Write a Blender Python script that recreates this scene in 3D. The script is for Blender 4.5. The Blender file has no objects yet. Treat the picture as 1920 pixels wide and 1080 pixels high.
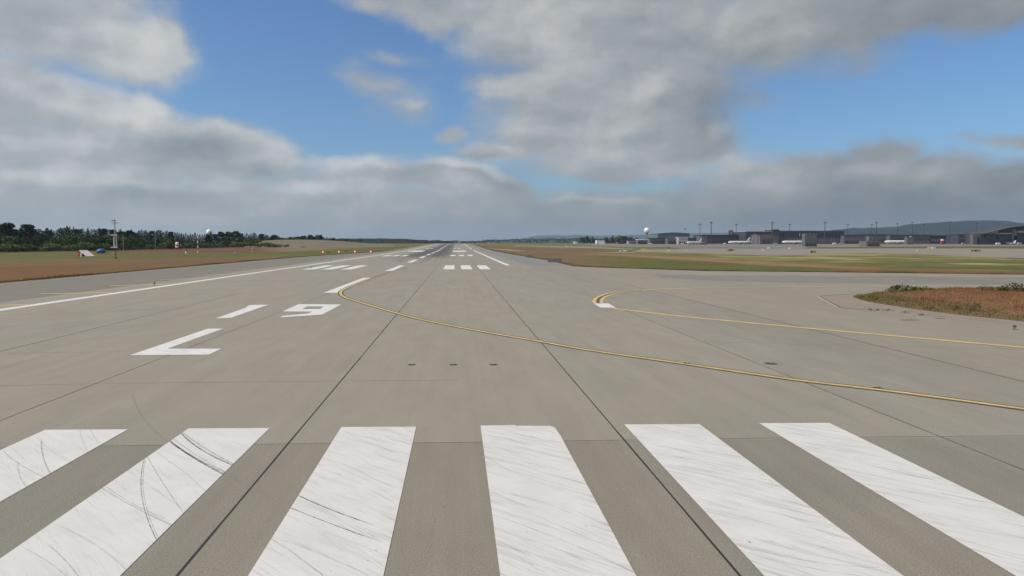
import bpy, bmesh, math, random
import numpy as np
from mathutils import Vector, Matrix
random.seed(7); rng = np.random.default_rng(11)
R = math.radians
scene = bpy.context.scene
col = scene.collection

# ---------------------------------------------------------------- camera
F = 1440.0; CX = 912.0; EYE = 4.5
PITCH = math.atan(84/1440); YAW = R(2.22)
cd = bpy.data.cameras.new('camera'); cam = bpy.data.objects.new('camera', cd); col.objects.link(cam)
cd.lens = 27.0; cd.sensor_width = 36.0; cd.shift_x = 0.025
cd.clip_start = 0.1; cd.clip_end = 60000
cam.location = (0, 0, EYE); cam.rotation_euler = (R(90)-PITCH, 0, -YAW)
scene.camera = cam

# ---------------------------------------------------------------- view, sun
scene.view_settings.view_transform = 'Standard'; scene.view_settings.look = 'None'
scene.view_settings.exposure = 0.0; scene.view_settings.gamma = 1.0
SUN_AZ = R(-100); SUN_EL = R(42)
sd = bpy.data.lights.new('sun', 'SUN'); sun = bpy.data.objects.new('sun', sd); col.objects.link(sun)
sd.energy = 3.7; sd.angle = R(0.6); sd.color = (1.0, 0.925, 0.83)
sv = Vector((math.sin(SUN_AZ)*math.cos(SUN_EL), math.cos(SUN_AZ)*math.cos(SUN_EL), math.sin(SUN_EL)))
sun.rotation_euler = sv.to_track_quat('Z', 'Y').to_euler()
sun.location = sv*200

# ---------------------------------------------------------------- geometry of the site
BR = [(-1e5, 0.0), (450, 0.0), (1200, 3.6), (6000, 4.1), (1e5, 4.3)]
BX = np.array([b[0] for b in BR]); BZ = np.array([b[1] for b in BR])
def H(Y): return float(np.interp(Y, BX, BZ))
def ray(px, py):
    a = (px-CX)/F; b = -(py-540)/F
    y = math.cos(PITCH)+b*math.sin(PITCH); z = b*math.cos(PITCH)-math.sin(PITCH)
    c, s = math.cos(YAW), math.sin(YAW)
    return (a*c+y*s, -a*s+y*c, z)
def at(px, py):
    d = ray(px, py)
    if d[2] < 0:
        t = -EYE/d[2]
        if t*d[1] <= 450: return (d[0]*t, d[1]*t)
    lo, hi = 400/d[1], 30000/d[1]
    for _ in range(50):
        m = (lo+hi)/2
        if EYE+d[2]*m > H(d[1]*m): lo = m
        else: hi = m
    return (d[0]*lo, d[1]*lo)
def PY(px, py, Y):
    d = ray(px, py); t = Y/d[1]
    return Vector((d[0]*t, Y, EYE+d[2]*t))
def colX(px, Y): return PY(px, 456, Y).x

# ---------------------------------------------------------------- materials
def lin(r, g, b, k=1.0):
    o = []
    for v in (r, g, b):
        v /= 255.0
        o.append((v/12.92 if v <= .04045 else ((v+.055)/1.055)**2.4)/k)
    return tuple(o)+(1.0,)
K = 1.18
class NT:
    def __init__(s, tree): s.t = tree; s.n = tree.nodes; s.l = tree.links
    def new(s, typ, **kw):
        n = s.n.new(typ)
        for k, v in kw.items(): setattr(n, k, v)
        return n
    def set(s, sock, v):
        if isinstance(v, bpy.types.NodeSocket): s.l.new(v, sock)
        else: sock.default_value = v
    def math(s, op, a, b=None, c=None, clamp=False):
        n = s.new('ShaderNodeMath', operation=op); n.use_clamp = clamp
        s.set(n.inputs[0], a)
        if b is not None: s.set(n.inputs[1], b)
        if c is not None: s.set(n.inputs[2], c)
        return n.outputs[0]
    def vmath(s, op, a, b=None, out=0):
        n = s.new('ShaderNodeVectorMath', operation=op); s.set(n.inputs[0], a)
        if b is not None: s.set(n.inputs[1], b)
        return n.outputs[out]
    def maprange(s, v, a, b, c=0.0, d=1.0, smooth=False):
        n = s.new('ShaderNodeMapRange'); n.clamp = True
        if smooth: n.interpolation_type = 'SMOOTHSTEP'
        s.set(n.inputs[0], v)
        for i, q in enumerate((a, b, c, d)): n.inputs[i+1].default_value = q
        return n.outputs[0]
    def noise(s, vec, scale, detail=4, rough=.55, dim='3D', dist=0.0, out=0):
        n = s.new('ShaderNodeTexNoise', noise_dimensions=dim)
        s.set(n.inputs['Vector'], vec); n.inputs['Scale'].default_value = scale
        n.inputs['Detail'].default_value = detail; n.inputs['Roughness'].default_value = rough
        n.inputs['Distortion'].default_value = dist
        return n.outputs[out]
    def mix(s, f, a, b, typ='MIX'):
        n = s.new('ShaderNodeMix', data_type='RGBA', blend_type=typ)
        s.set(n.inputs[0], f); s.set(n.inputs[6], a); s.set(n.inputs[7], b)
        return n.outputs[2]
    def mapping(s, vec, loc=(0,0,0), rot=(0,0,0), sc=(1,1,1), typ='POINT'):
        n = s.new('ShaderNodeMapping', vector_type=typ); s.set(n.inputs[0], vec)
        n.inputs[1].default_value = loc; n.inputs[2].default_value = rot; n.inputs[3].default_value = sc
        return n.outputs[0]
def newmat(name):
    m = bpy.data.materials.new(name); m.use_nodes = True
    t = NT(m.node_tree); b = t.n['Principled BSDF']
    return m, t, b
def objco(t): return t.new('ShaderNodeTexCoord').outputs['Object']
def geopos(t): return t.new('ShaderNodeNewGeometry').outputs['Position']
def plain(name, c, rough=.6, var=.12, scale=3.0, metal=0.0, emit=0):
    m, t, b = newmat(name)
    n = t.noise(objco(t), scale, 5, .6)
    d = (c[0]*(1-var), c[1]*(1-var), c[2]*(1-var), 1); l = (min(1, c[0]*(1+var)), min(1, c[1]*(1+var)), min(1, c[2]*(1+var)), 1)
    t.set(b.inputs['Base Color'], t.mix(t.maprange(n, .3, .7), d, l))
    b.inputs['Roughness'].default_value = rough; b.inputs['Metallic'].default_value = metal
    if emit:
        b.inputs['Emission Color'].default_value = c; b.inputs['Emission Strength'].default_value = emit
    return m
M = {}
M['white'] = plain('white_paint', (.78, .78, .77, 1), .4, .05)
M['whiteclad'] = plain('white_cladding', (.7, .71, .72, 1), .5, .08, .3)
M['lgrey'] = plain('light_grey_cladding', (.36, .36, .37, 1), .6, .12, .2)
M['grey'] = plain('grey_cladding', (.125, .122, .128, 1), .6, .15, .2)
M['dgrey'] = plain('dark_grey_cladding', (.045, .045, .052, 1), .6, .2, .2)
M['mauve'] = plain('mauve_cladding', (.12, .105, .115, 1), .6, .15, .2)
M['darkglass'] = plain('dark_glass', (.03, .04, .05, 1), .15, .2, .5)
M['greenglass'] = plain('green_glass', (.10, .15, .16, 1), .2, .2, .3)
M['steel'] = plain('galvanised_steel', (.22, .23, .24, 1), .5, .15, 2, .3)
M['black'] = plain('black_rubber', (.02, .02, .02, 1), .7, .2)
M['red'] = plain('red_paint', (.5, .03, .03, 1), .5, .1)
M['orange'] = plain('orange_paint', (.62, .12, .04, 1), .5, .1)
M['blue'] = plain('blue_tarpaulin', (.02, .09, .25, 1), .5, .2)
M['yellow'] = plain('yellow_sign_face', (.75, .60, .08, 1), .5, .1)
M['rust'] = plain('rusty_steel', (.16, .09, .05, 1), .8, .4, 4)
M['bark'] = plain('bark', (.09, .065, .045, 1), .9, .3, 6)
M['navy'] = plain('navy_paint', (.03, .05, .16, 1), .4, .1)
M['lampred'] = plain('red_glow_lens', (1.0, .42, .25, 1), .3, .02, 3, 0, 1.2)

# asphalt for runway, shoulder and taxiways
XC = -11.2
def asphalt(name, c1, c2, rubber=False, fine=1.0):
    m, t, b = newmat(name)
    p = geopos(t)
    big = t.noise(t.mapping(p, sc=(1, .35, 1)), .12, 4, .55)
    mid = t.noise(t.mapping(p, sc=(1, .22, 1)), .9, 5, .6)
    spk = t.noise(p, 38, 2, .7)
    c = t.mix(t.maprange(big, .35, .65), c1, c2)
    # slab lanes differ a little from each other
    sx = t.new('ShaderNodeSeparateXYZ'); t.set(sx.inputs[0], p)
    lane = t.math('FLOOR', t.math('DIVIDE', t.math('ADD', sx.outputs[0], 3.78+75), 7.5))
    wn = t.new('ShaderNodeTexWhiteNoise', noise_dimensions='1D'); t.set(wn.inputs['W'], lane)
    c = t.mix(.5, c, t.mix(wn.outputs[0], (c1[0]*.90, c1[1]*.93, c1[2]*.95, 1), (c1[0]*1.05, c1[1]*1.02, c1[2]*.99, 1)))
    ov = t.maprange(mid, .3, .7, .93, 1.07)
    st = t.noise(t.mapping(p, sc=(3.2, .05, 1)), 1.0, 3, .6)
    ov = t.math('MULTIPLY', ov, t.maprange(st, .3, .7, .965, 1.03))
    ov = t.math('MULTIPLY', ov, t.maprange(spk, .3, .7, 1-.30*fine, 1+.30*fine))
    # pale and dark stone chips
    vo = t.new('ShaderNodeTexVoronoi'); t.set(vo.inputs['Vector'], p); vo.inputs['Scale'].default_value = 16
    chip = t.math('LESS_THAN', vo.outputs['Distance'], .16)
    chipv = t.math('MULTIPLY', chip, t.math('GREATER_THAN', t.noise(p, 3.1, 3, .6), .56))
    cs = t.new('ShaderNodeSeparateColor'); t.set(cs.inputs[0], vo.outputs['Color'])
    chipc = t.maprange(cs.outputs[0], .45, .55, .45, 1.5)
    ov = t.math('MULTIPLY', ov, t.math('ADD', 1.0, t.math('MULTIPLY', chipv, t.math('SUBTRACT', chipc, 1.0))))
    pat = t.noise(t.mapping(p, loc=(31, 7, 0), sc=(.8, .5, 1)), .45, 6, .62)
    ov = t.math('MULTIPLY', ov, t.maprange(pat, .58, .78, 1.0, .93))
    cc = t.new('ShaderNodeCombineXYZ')
    for i in range(3): t.set(cc.inputs[i], ov)
    c = t.mix(1.0, c, cc.outputs[0], 'MULTIPLY')
    ov2 = t.maprange(sx.outputs[1], 17.1, 17.25, .85, 1.0)
    cc2 = t.new('ShaderNodeCombineXYZ')
    for i in range(3): t.set(cc2.inputs[i], ov2)
    c = t.mix(1.0, c, cc2.outputs[0], 'MULTIPLY')
    if rubber:
        # tyre rubber laid down in the touchdown zone
        x = t.math('ABSOLUTE', t.math('SUBTRACT', sx.outputs[0], XC))
        lat = t.math('SUBTRACT', 1.0, t.maprange(x, 6.5, 12.5, 0, 1, True))
        core = t.math('SUBTRACT', 1.0, t.maprange(t.math('ABSOLUTE', t.math('SUBTRACT', x, 3.6)), 1.0, 4.5, 0, .35))
        nz = t.noise(t.mapping(p, sc=(1.6, .012, 1)), 1.0, 4, .7)
        yy = t.math('ADD', sx.outputs[1], t.math('MULTIPLY', t.math('SUBTRACT', nz, .5), 420))
        rise = t.maprange(yy, 185, 300, 0, 1, True)
        fall = t.maprange(sx.outputs[1], 900, 1500, 1, .35)
        rb = t.math('MULTIPLY', t.math('MULTIPLY', lat, rise), t.math('MULTIPLY', fall, core))
        rb = t.math('MULTIPLY', rb, t.maprange(nz, .3, .6, .85, 1.0))
        c = t.mix(t.math('MULTIPLY', rb, .92), c, lin(82, 81, 86, K))
    t.set(b.inputs['Base Color'], c); b.inputs['Roughness'].default_value = .88
    b.inputs['Specular IOR Level'].default_value = .25
    bp = t.new('ShaderNodeBump'); bp.inputs['Strength'].default_value = .25; bp.inputs['Distance'].default_value = .01
    t.set(bp.inputs['Height'], spk); t.set(b.inputs['Normal'], bp.outputs[0])
    return m
M['runway'] = asphalt('runway_asphalt', lin(154, 147, 134, K), lin(145, 141, 129, K), True)
M['taxi'] = asphalt('taxiway_asphalt', lin(151, 144, 131, K), lin(142, 136, 124, K))
M['shoulder'] = asphalt('shoulder_asphalt', lin(133, 128, 118, K), lin(126, 121, 111, K))
M['shoulder2'] = asphalt('grey_shoulder_asphalt', lin(140, 139, 136, K), lin(130, 129, 127, K))
M['band'] = asphalt('worn_taxiway_asphalt', lin(136, 131, 123, K), lin(128, 124, 118, K))
M['curbpave'] = asphalt('island_edge_paving', lin(151, 139, 125, K), lin(143, 132, 119, K))
M['farpave'] = asphalt('far_taxiway_asphalt', lin(148, 140, 128, K), lin(132, 126, 117, K))
M['apron'] = asphalt('apron_concrete', lin(132, 128, 122, K), lin(120, 117, 113, K))
M['joint'] = plain('joint_sealant', (.022, .02, .018, 1), .8, .3, 6)
def faintjoint():
    m, t, b = newmat('fine_joint'); p = geopos(t)
    n = t.noise(p, 1.3, 4, .7)
    t.set(b.inputs['Base Color'], t.mix(t.maprange(n, .35, .62), lin(95, 89, 80, K), lin(140, 133, 122, K)))
    b.inputs['Roughness'].default_value = .9; return m
M['joint2'] = faintjoint()
M['joint3'] = plain('dark_joint', lin(84, 79, 72, K), .9, .3, 2)

# white paint with tyre scuffs: arcs through three points on the ground
def arc3(a, b, c):
    ax, ay = a; bx, by = b; cx_, cy_ = c
    d = 2*(ax*(by-cy_)+bx*(cy_-ay)+cx_*(ay-by))
    if abs(d) < 1e-6: d = 1e-6
    ux = ((ax*ax+ay*ay)*(by-cy_)+(bx*bx+by*by)*(cy_-ay)+(cx_*cx_+cy_*cy_)*(ay-by))/d
    uy = ((ax*ax+ay*ay)*(cx_-bx)+(bx*bx+by*by)*(ax-cx_)+(cx_*cx_+cy_*cy_)*(bx-ax))/d
    return ux, uy, math.hypot(ax-ux, ay-uy)
SCUFFS = [ # three picture points each: half width (m), strength
 ((318,826),(365,860),(425,893), .022, .95), ((322,832),(372,862),(428,890), .034, .45), ((326,824),(372,856),(428,888), .012, .5),
 ((342,815),(380,845),(438,874), .020, .92), ((346,814),(386,842),(440,872), .032, .35),
 ((278,860),(308,910),(348,968), .008, .55), ((295,850),(340,882),(386,922), .007, .45),
 ((268,872),(266,930),(298,1021), .010, .7), ((271,872),(270,930),(302,1019), .006, .5),
 ((8,848),(45,876),(84,896), .010, .5), ((78,830),(82,860),(94,888), .012, .6),
 ((74,826),(98,846),(134,866), .008, .4), ((34,870),(38,895),(50,915), .010, .4),
 ((170,806),(176,818),(184,830), .006, .5), ((150,808),(156,830),(166,850), .014, .22),
 ((198,920),(250,950),(332,990), .022, .3), ((200,914),(240,940),(282,962), .007, .6),
 ((50,1030),(95,1058),(130,1085), .008, .45), ((88,1020),(130,1060),(150,1085), .010, .45),
 ((560,930),(600,948),(700,985), .013, .9), ((550,955),(600,975),(700,1012), .012, .85),
 ((515,1015),(560,1045),(610,1085), .008, .5), ((520,1010),(590,1035),(680,1075), .006, .4),
 ((720,803),(745,812),(778,822), .007, .6), ((640,880),(680,898),(720,920), .005, .5),
 ((900,850),(985,895),(1095,935), .006, .5), ((915,869),(1000,895),(1115,926), .006, .55),
 ((935,970),(1050,1012),(1190,1075), .007, .6), ((1380,1020),(1500,1050),(1590,1062), .006, .6),
 ((1392,1034),(1500,1062),(1650,1085), .007, .55), ((1430,825),(1440,835),(1446,842), .01, .3),
 ((225,872),(270,905),(420,1010), .012, .2), ((140,1000),(190,1030),(250,1085), .02, .2)]
def paint(name, col1, scuff=True):
    m, t, b = newmat(name)
    p = geopos(t)
    n1 = t.noise(p, 1.1, 5, .6); n2 = t.noise(p, 30, 3, .7)
    v = t.math('MULTIPLY', t.maprange(n1, .3, .7, .93, 1.03), t.maprange(n2, .3, .75, .95, 1.02))
    dark = 0.0
    # families of faint dragged streaks
    for rot, sc, th, amt in ((-50, (.45, 12, 1), .61, .30), (-55, (.40, 24, 1), .62, .38), (-44, (.5, 6, 1), .53, .12), (-60, (.4, 32, 1), .64, .32), (66, (.4, 18, 1), .70, .16)):
        s = t.noise(t.mapping(p, rot=(0, 0, R(rot)), sc=(1/sc[0], 1/sc[1], 1), typ='TEXTURE'), 1.0, 3, .65)
        s = t.maprange(s, th, th+.06, 0, amt)
        dark = t.math('ADD', dark, s)
    if scuff:
        sx = t.new('ShaderNodeSeparateXYZ'); t.set(sx.inputs[0], p)
        dark = t.math('MULTIPLY', dark, t.maprange(sx.outputs[0], -4.2, 0, .38, 1.0))
        sx = t.new('ShaderNodeSeparateXYZ'); t.set(sx.inputs[0], p)
        px2 = t.new('ShaderNodeCombineXYZ'); t.set(px2.inputs[0], sx.outputs[0]); t.set(px2.inputs[1], sx.outputs[1])
        br = t.maprange(t.noise(p, 7, 3, .7), .35, .6, .35, 1.0)
        for a, b_, c, w, amt in SCUFFS:
            ux, uy, r = arc3(at(*a), at(*b_), at(*c))
            if r > 120:
                A_, C_ = Vector(at(*a)), Vector(at(*c)); nn = (C_-A_).normalized(); nn = Vector((-nn.y, nn.x))
                d = t.math('ABSOLUTE', t.math('SUBTRACT', t.vmath('DOT_PRODUCT', px2.outputs[0], (nn.x, nn.y, 0), 1), nn.dot(A_)))
            else:
                d = t.vmath('DISTANCE', px2.outputs[0], (ux, uy, 0), 1)
                d = t.math('ABSOLUTE', t.math('SUBTRACT', d, r))
            mx, my = at(*b_); ln = math.hypot(at(*c)[0]-at(*a)[0], at(*c)[1]-at(*a)[1])*.72
            e = t.vmath('DISTANCE', px2.outputs[0], (mx, my, 0), 1)
            k = t.math('MULTIPLY', t.maprange(d, w*1.25, w*.6, 0, amt), t.maprange(e, ln, ln*.7, 0, 1))
            dark = t.math('ADD', dark, t.math('MULTIPLY', k, br))
    sp = t.noise(p, 9, 2, .5); dark = t.math('ADD', dark, t.maprange(sp, .74, .78, 0, .5))
    dark = t.math('ADD', dark, t.maprange(t.noise(p, 55, 2, .5), .68, .74, 0, .3))
    v = t.math('MULTIPLY', v, t.math('SUBTRACT', 1.0, t.math('MINIMUM', dark, .92)))
    cc = t.new('ShaderNodeCombineXYZ')
    for i in range(3): t.set(cc.inputs[i], v)
    t.set(b.inputs['Base Color'], t.mix(1.0, col1, cc.outputs[0], 'MULTIPLY'))
    b.inputs['Roughness'].default_value = .7; b.inputs['Specular IOR Level'].default_value = .25
    return m
M['stripe'] = paint('runway_white_paint', (.63, .615, .59, 1))
M['paint'] = paint('worn_white_paint', (.68, .67, .645, 1), False)
M['ypaint'] = plain('yellow_line_paint', lin(212, 184, 120, K), .7, .2, 1.5)
M['ypaint2'] = plain('faded_yellow_paint', lin(186, 170, 132, K), .8, .1, 2)
M['bpaint'] = plain('black_line_paint', lin(88, 76, 58, K), .8, .35, 1.5)
M['wornpaint'] = plain('rubbed_yellow_paint', lin(140, 126, 104, K), .8, .12, .8)

# ---------------------------------------------------------------- mesh tools
class MB:
    def __init__(s): s.v = []; s.f = []
    def quad(s, a, b, c, d):
        i = len(s.v); s.v += [tuple(a), tuple(b), tuple(c), tuple(d)]; s.f.append((i, i+1, i+2, i+3)); return s
    def box(s, c, d, rz=0.0, M4=None):
        i = len(s.v); cs, sn = math.cos(rz), math.sin(rz)
        for z in (-1, 1):
            for x, y in ((-1,-1),(1,-1),(1,1),(-1,1)):
                X, Y = x*d[0]/2, y*d[1]/2
                q = Vector((c[0]+X*cs-Y*sn, c[1]+X*sn+Y*cs, c[2]+z*d[2]/2))
                s.v.append(tuple(M4 @ q) if M4 else tuple(q))
        s.f += [(i,i+3,i+2,i+1),(i+4,i+5,i+6,i+7),(i,i+1,i+5,i+4),(i+1,i+2,i+6,i+5),(i+2,i+3,i+7,i+6),(i+3,i,i+4,i+7)]; return s
    def tube(s, a, b, r0, r1=None, n=8):
        r1 = r0 if r1 is None else r1
        a = Vector(a); b = Vector(b); d = (b-a).normalized()
        u = d.orthogonal().normalized(); w = d.cross(u); i = len(s.v)
        for p, r in ((a, r0), (b, r1)):
            for k in range(n):
                an = 2*math.pi*k/n; s.v.append(tuple(p+(u*math.cos(an)+w*math.sin(an))*r))
        for k in range(n):
            k2 = (k+1) % n; s.f.append((i+k, i+k2, i+n+k2, i+n+k))
        s.f.append(tuple(i+k for k in range(n))[::-1]); s.f.append(tuple(i+n+k for k in range(n))); return s
    def lathe(s, prof, axis='z', o=(0,0,0), n=16):
        i = len(s.v)
        for r, h in prof:
            for k in range(n):
                a = 2*math.pi*k/n; x, y = r*math.cos(a), r*math.sin(a)
                s.v.append((o[0]+x, o[1]+y, o[2]+h) if axis == 'z' else (o[0]+h, o[1]+x, o[2]+y))
        for j in range(len(prof)-1):
            for k in range(n):
                k2 = (k+1) % n
                s.f.append((i+j*n+k, i+j*n+k2, i+(j+1)*n+k2, i+(j+1)*n+k))
        s.f.append(tuple(i+k for k in range(n))[::-1]); s.f.append(tuple(i+(len(prof)-1)*n+k for k in range(n))); return s
    def prism(s, pts, off):
        i = len(s.v); n = len(pts); off = Vector(off)
        s.v += [tuple(p) for p in pts]+[tuple(Vector(p)+off) for p in pts]
        s.f.append(tuple(range(i, i+n))); s.f.append(tuple(range(i+2*n-1, i+n-1, -1)))
        for k in range(n):
            k2 = (k+1) % n; s.f.append((i+k, i+n+k, i+n+k2, i+k2))
        return s
    def build(s, name, m, parent=None, smooth=False):
        me = bpy.data.meshes.new(name); me.from_pydata(s.v, [], s.f); me.update()
        if m: me.materials.append(m)
        if smooth:
            for p in me.polygons: p.use_smooth = True
        o = bpy.data.objects.new(name, me); col.objects.link(o); o.parent = parent
        return o
def tag(o, label=None, cat=None, group=None, kind=None):
    if label: o['label'] = label
    if cat: o['category'] = cat
    if group: o['group'] = group
    if kind: o['kind'] = kind
    return o
def thing(name, loc, rz, label, cat, group=None):
    o = bpy.data.objects.new(name, None); col.objects.link(o); o.location = loc; o.rotation_euler = (0, 0, rz)
    o.empty_display_size = .5
    return tag(o, label, cat, group)
def dup(root, loc, rz=None, sc=None, label=None, group=None):
    r = root.copy(); col.objects.link(r); r.location = loc
    if rz is not None: r.rotation_euler = (0, 0, rz)
    if sc is not None: r.scale = sc if hasattr(sc, '__len__') else (sc, sc, sc)
    if label: r['label'] = label
    if group: r['group'] = group
    for ch in list(root.children):
        c = ch.copy(); col.objects.link(c); c.parent = r
        for g in list(ch.children):
            e = g.copy(); col.objects.link(e); e.parent = c
    return r
def sheet(name, polys, dz, m, parent=None, label=None, kind=None):
    """flat surface(s) laid over the ground, dz above it, bent where the ground bends"""
    bm = bmesh.new()
    for pts in polys:
        bm.faces.new([bm.verts.new((x, y, 0)) for x, y in pts])
    for Y in (450, 1200, 6000):
        bmesh.ops.bisect_plane(bm, geom=bm.verts[:]+bm.edges[:]+bm.faces[:], plane_co=(0, Y, 0), plane_no=(0, 1, 0), dist=1e-4)
    bmesh.ops.recalc_face_normals(bm, faces=bm.faces[:])
    for f in bm.faces:
        if f.normal.z < 0: f.normal_flip()
    for v in bm.verts: v.co.z = H(v.co.y)+dz
    me = bpy.data.meshes.new(name); bm.to_mesh(me); bm.free(); me.materials.append(m)
    o = bpy.data.objects.new(name, me); col.objects.link(o); o.parent = parent
    tag(o, label, None, None, kind); return o
def strip(path, w, off=0.0):
    """quads of width w along a ground path"""
    n = len(path); L = []; Rr = []
    for i in range(n):
        a = Vector(path[max(i-1, 0)]); b = Vector(path[min(i+1, n-1)]); d = (b-a).normalized(); nn = Vector((-d.y, d.x)); p = Vector(path[i])
        L.append(p+nn*(off+w/2)); Rr.append(p+nn*(off-w/2))
    return [[tuple(L[i]), tuple(Rr[i]), tuple(Rr[i+1]), tuple(L[i+1])] for i in range(n-1)]
def smoothpath(pts, k=6):
    out = []; P = [Vector(p) for p in pts]; P = [2*P[0]-P[1]]+P+[2*P[-1]-P[-2]]
    for i in range(1, len(P)-2):
        for j in range(k):
            t = j/k
            out.append(tuple(.5*((2*P[i])+(-P[i-1]+P[i+1])*t+(2*P[i-1]-5*P[i]+4*P[i+1]-P[i+2])*t*t+(-P[i-1]+3*P[i]-3*P[i+1]+P[i+2])*t**3)))
    out.append(tuple(P[-2])); return out
def rect(x0, x1, y0, y1): return [(x0, y0), (x1, y0), (x1, y1), (x0, y1)]

# ---------------------------------------------------------------- world: sky with clouds
def azel(px, py):
    d = ray(px, py); l = math.sqrt(sum(q*q for q in d)); return math.atan2(d[0], d[1]), math.asin(d[2]/l)
CLOUD = [ # px, py, rx, ry, rot, weight
 (40,30,260,100,0,1),(190,75,150,72,8,1),(285,85,75,55,0,1),(110,0,170,60,0,1),
 (0,170,130,85,0,1),(90,195,140,75,10,1),(200,235,140,75,10,1),(270,215,62,45,15,1),(340,285,180,75,10,1),(440,262,95,42,5,1),(510,298,62,42,10,1),(100,300,280,90,0,1),
 (120,390,560,70,0,1.1),(500,390,380,60,0,1.1),(560,345,120,40,0,.5),
 (700,335,150,42,-2,1),(850,335,140,46,3,1),(950,362,110,42,25,1),(1040,405,150,36,8,1),(720,410,460,62,0,1.2),
 (730,165,80,30,20,.30),(765,205,50,26,10,.36),(745,108,55,18,10,.28),(848,252,52,18,0,.62),(690,148,60,14,10,.3),(760,190,110,60,0,.16),
 (700,2,70,24,5,.7),(800,22,130,38,12,.9),(950,45,190,85,22,1),(1150,50,300,120,0,1.2),(1150,180,265,105,0,1.2),(1060,250,190,70,0,1),(965,160,100,34,0,.9),(940,282,90,28,0,.8),(1270,260,130,75,0,1),(1170,305,260,45,0,1),(1450,45,340,95,-5,1),(1680,10,300,82,-12,1),(1900,-20,190,60,-12,1),
 (1450,345,170,52,0,1),(1600,340,200,56,0,1),(1650,296,70,40,0,.9),(1760,335,130,52,0,1),(1905,340,80,52,-10,1),(1400,410,760,64,0,1.2),(1905,262,90,14,0,.45),(1540,130,60,40,0,.18)]
SHADE = [ # px, py, rx, ry, rot, amount
 (285,90,100,70,0,.16),(200,80,120,50,0,.10),(60,60,120,60,0,-.08),(110,165,190,42,8,.26),(270,205,70,40,0,.2),(190,255,150,32,0,.18),(430,248,110,24,5,.24),(520,285,60,30,0,.2),
 (270,262,240,30,4,-.26),(150,180,90,22,8,-.14),(420,325,130,16,0,-.22),(350,368,170,22,0,-.18),(120,330,160,16,0,.14),(60,300,140,24,0,-.1),(300,300,260,16,3,-.1),(160,425,300,20,0,.08),
 (660,306,110,16,0,.34),(850,304,115,15,3,.40),(940,330,50,14,28,.34),(600,350,60,14,0,.2),(960,350,110,30,25,-.22),(740,330,110,16,0,-.14),(760,358,120,12,0,.1),
 (1020,50,160,60,20,.18),(940,160,100,30,0,.14),(1100,170,130,50,0,.12),(1210,160,40,40,0,.2),(1340,245,30,18,0,.24),(1270,120,90,30,0,.1),(1000,235,110,25,0,.12),(1130,245,120,24,0,.12),(1150,290,160,22,0,.16),(930,275,60,14,0,.16),(1290,320,120,18,0,.12),
 (1310,200,110,80,0,-.26),(1180,130,70,18,0,-.14),(1400,110,160,40,0,-.08),(1480,20,220,36,0,.08),(1560,70,260,70,-8,-.04),(1800,20,200,60,-12,-.24),(1640,290,60,26,0,-.2),(1780,290,80,22,0,-.10),(1590,325,150,18,0,.10),(1380,310,80,18,0,.2),
 (1700,370,340,45,0,-.20),(1420,370,120,14,0,.08),(1910,320,90,40,0,-.25),(1300,420,420,40,0,-.14),(1800,420,360,50,0,-.16),(200,400,120,12,0,.12),(430,385,90,14,0,-.14),(330,345,130,10,0,.12),(560,350,80,14,0,.14),(830,395,150,10,0,.08),(1480,350,110,16,0,.12),(1060,376,60,9,0,.22),(1170,376,80,8,0,.16)]
world = bpy.data.worlds.new('World'); scene.world = world; world.use_nodes = True
world.cycles.sampling_method = 'MANUAL'; world.cycles.sample_map_resolution = 512
w = NT(world.node_tree); w.n.clear()
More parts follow.
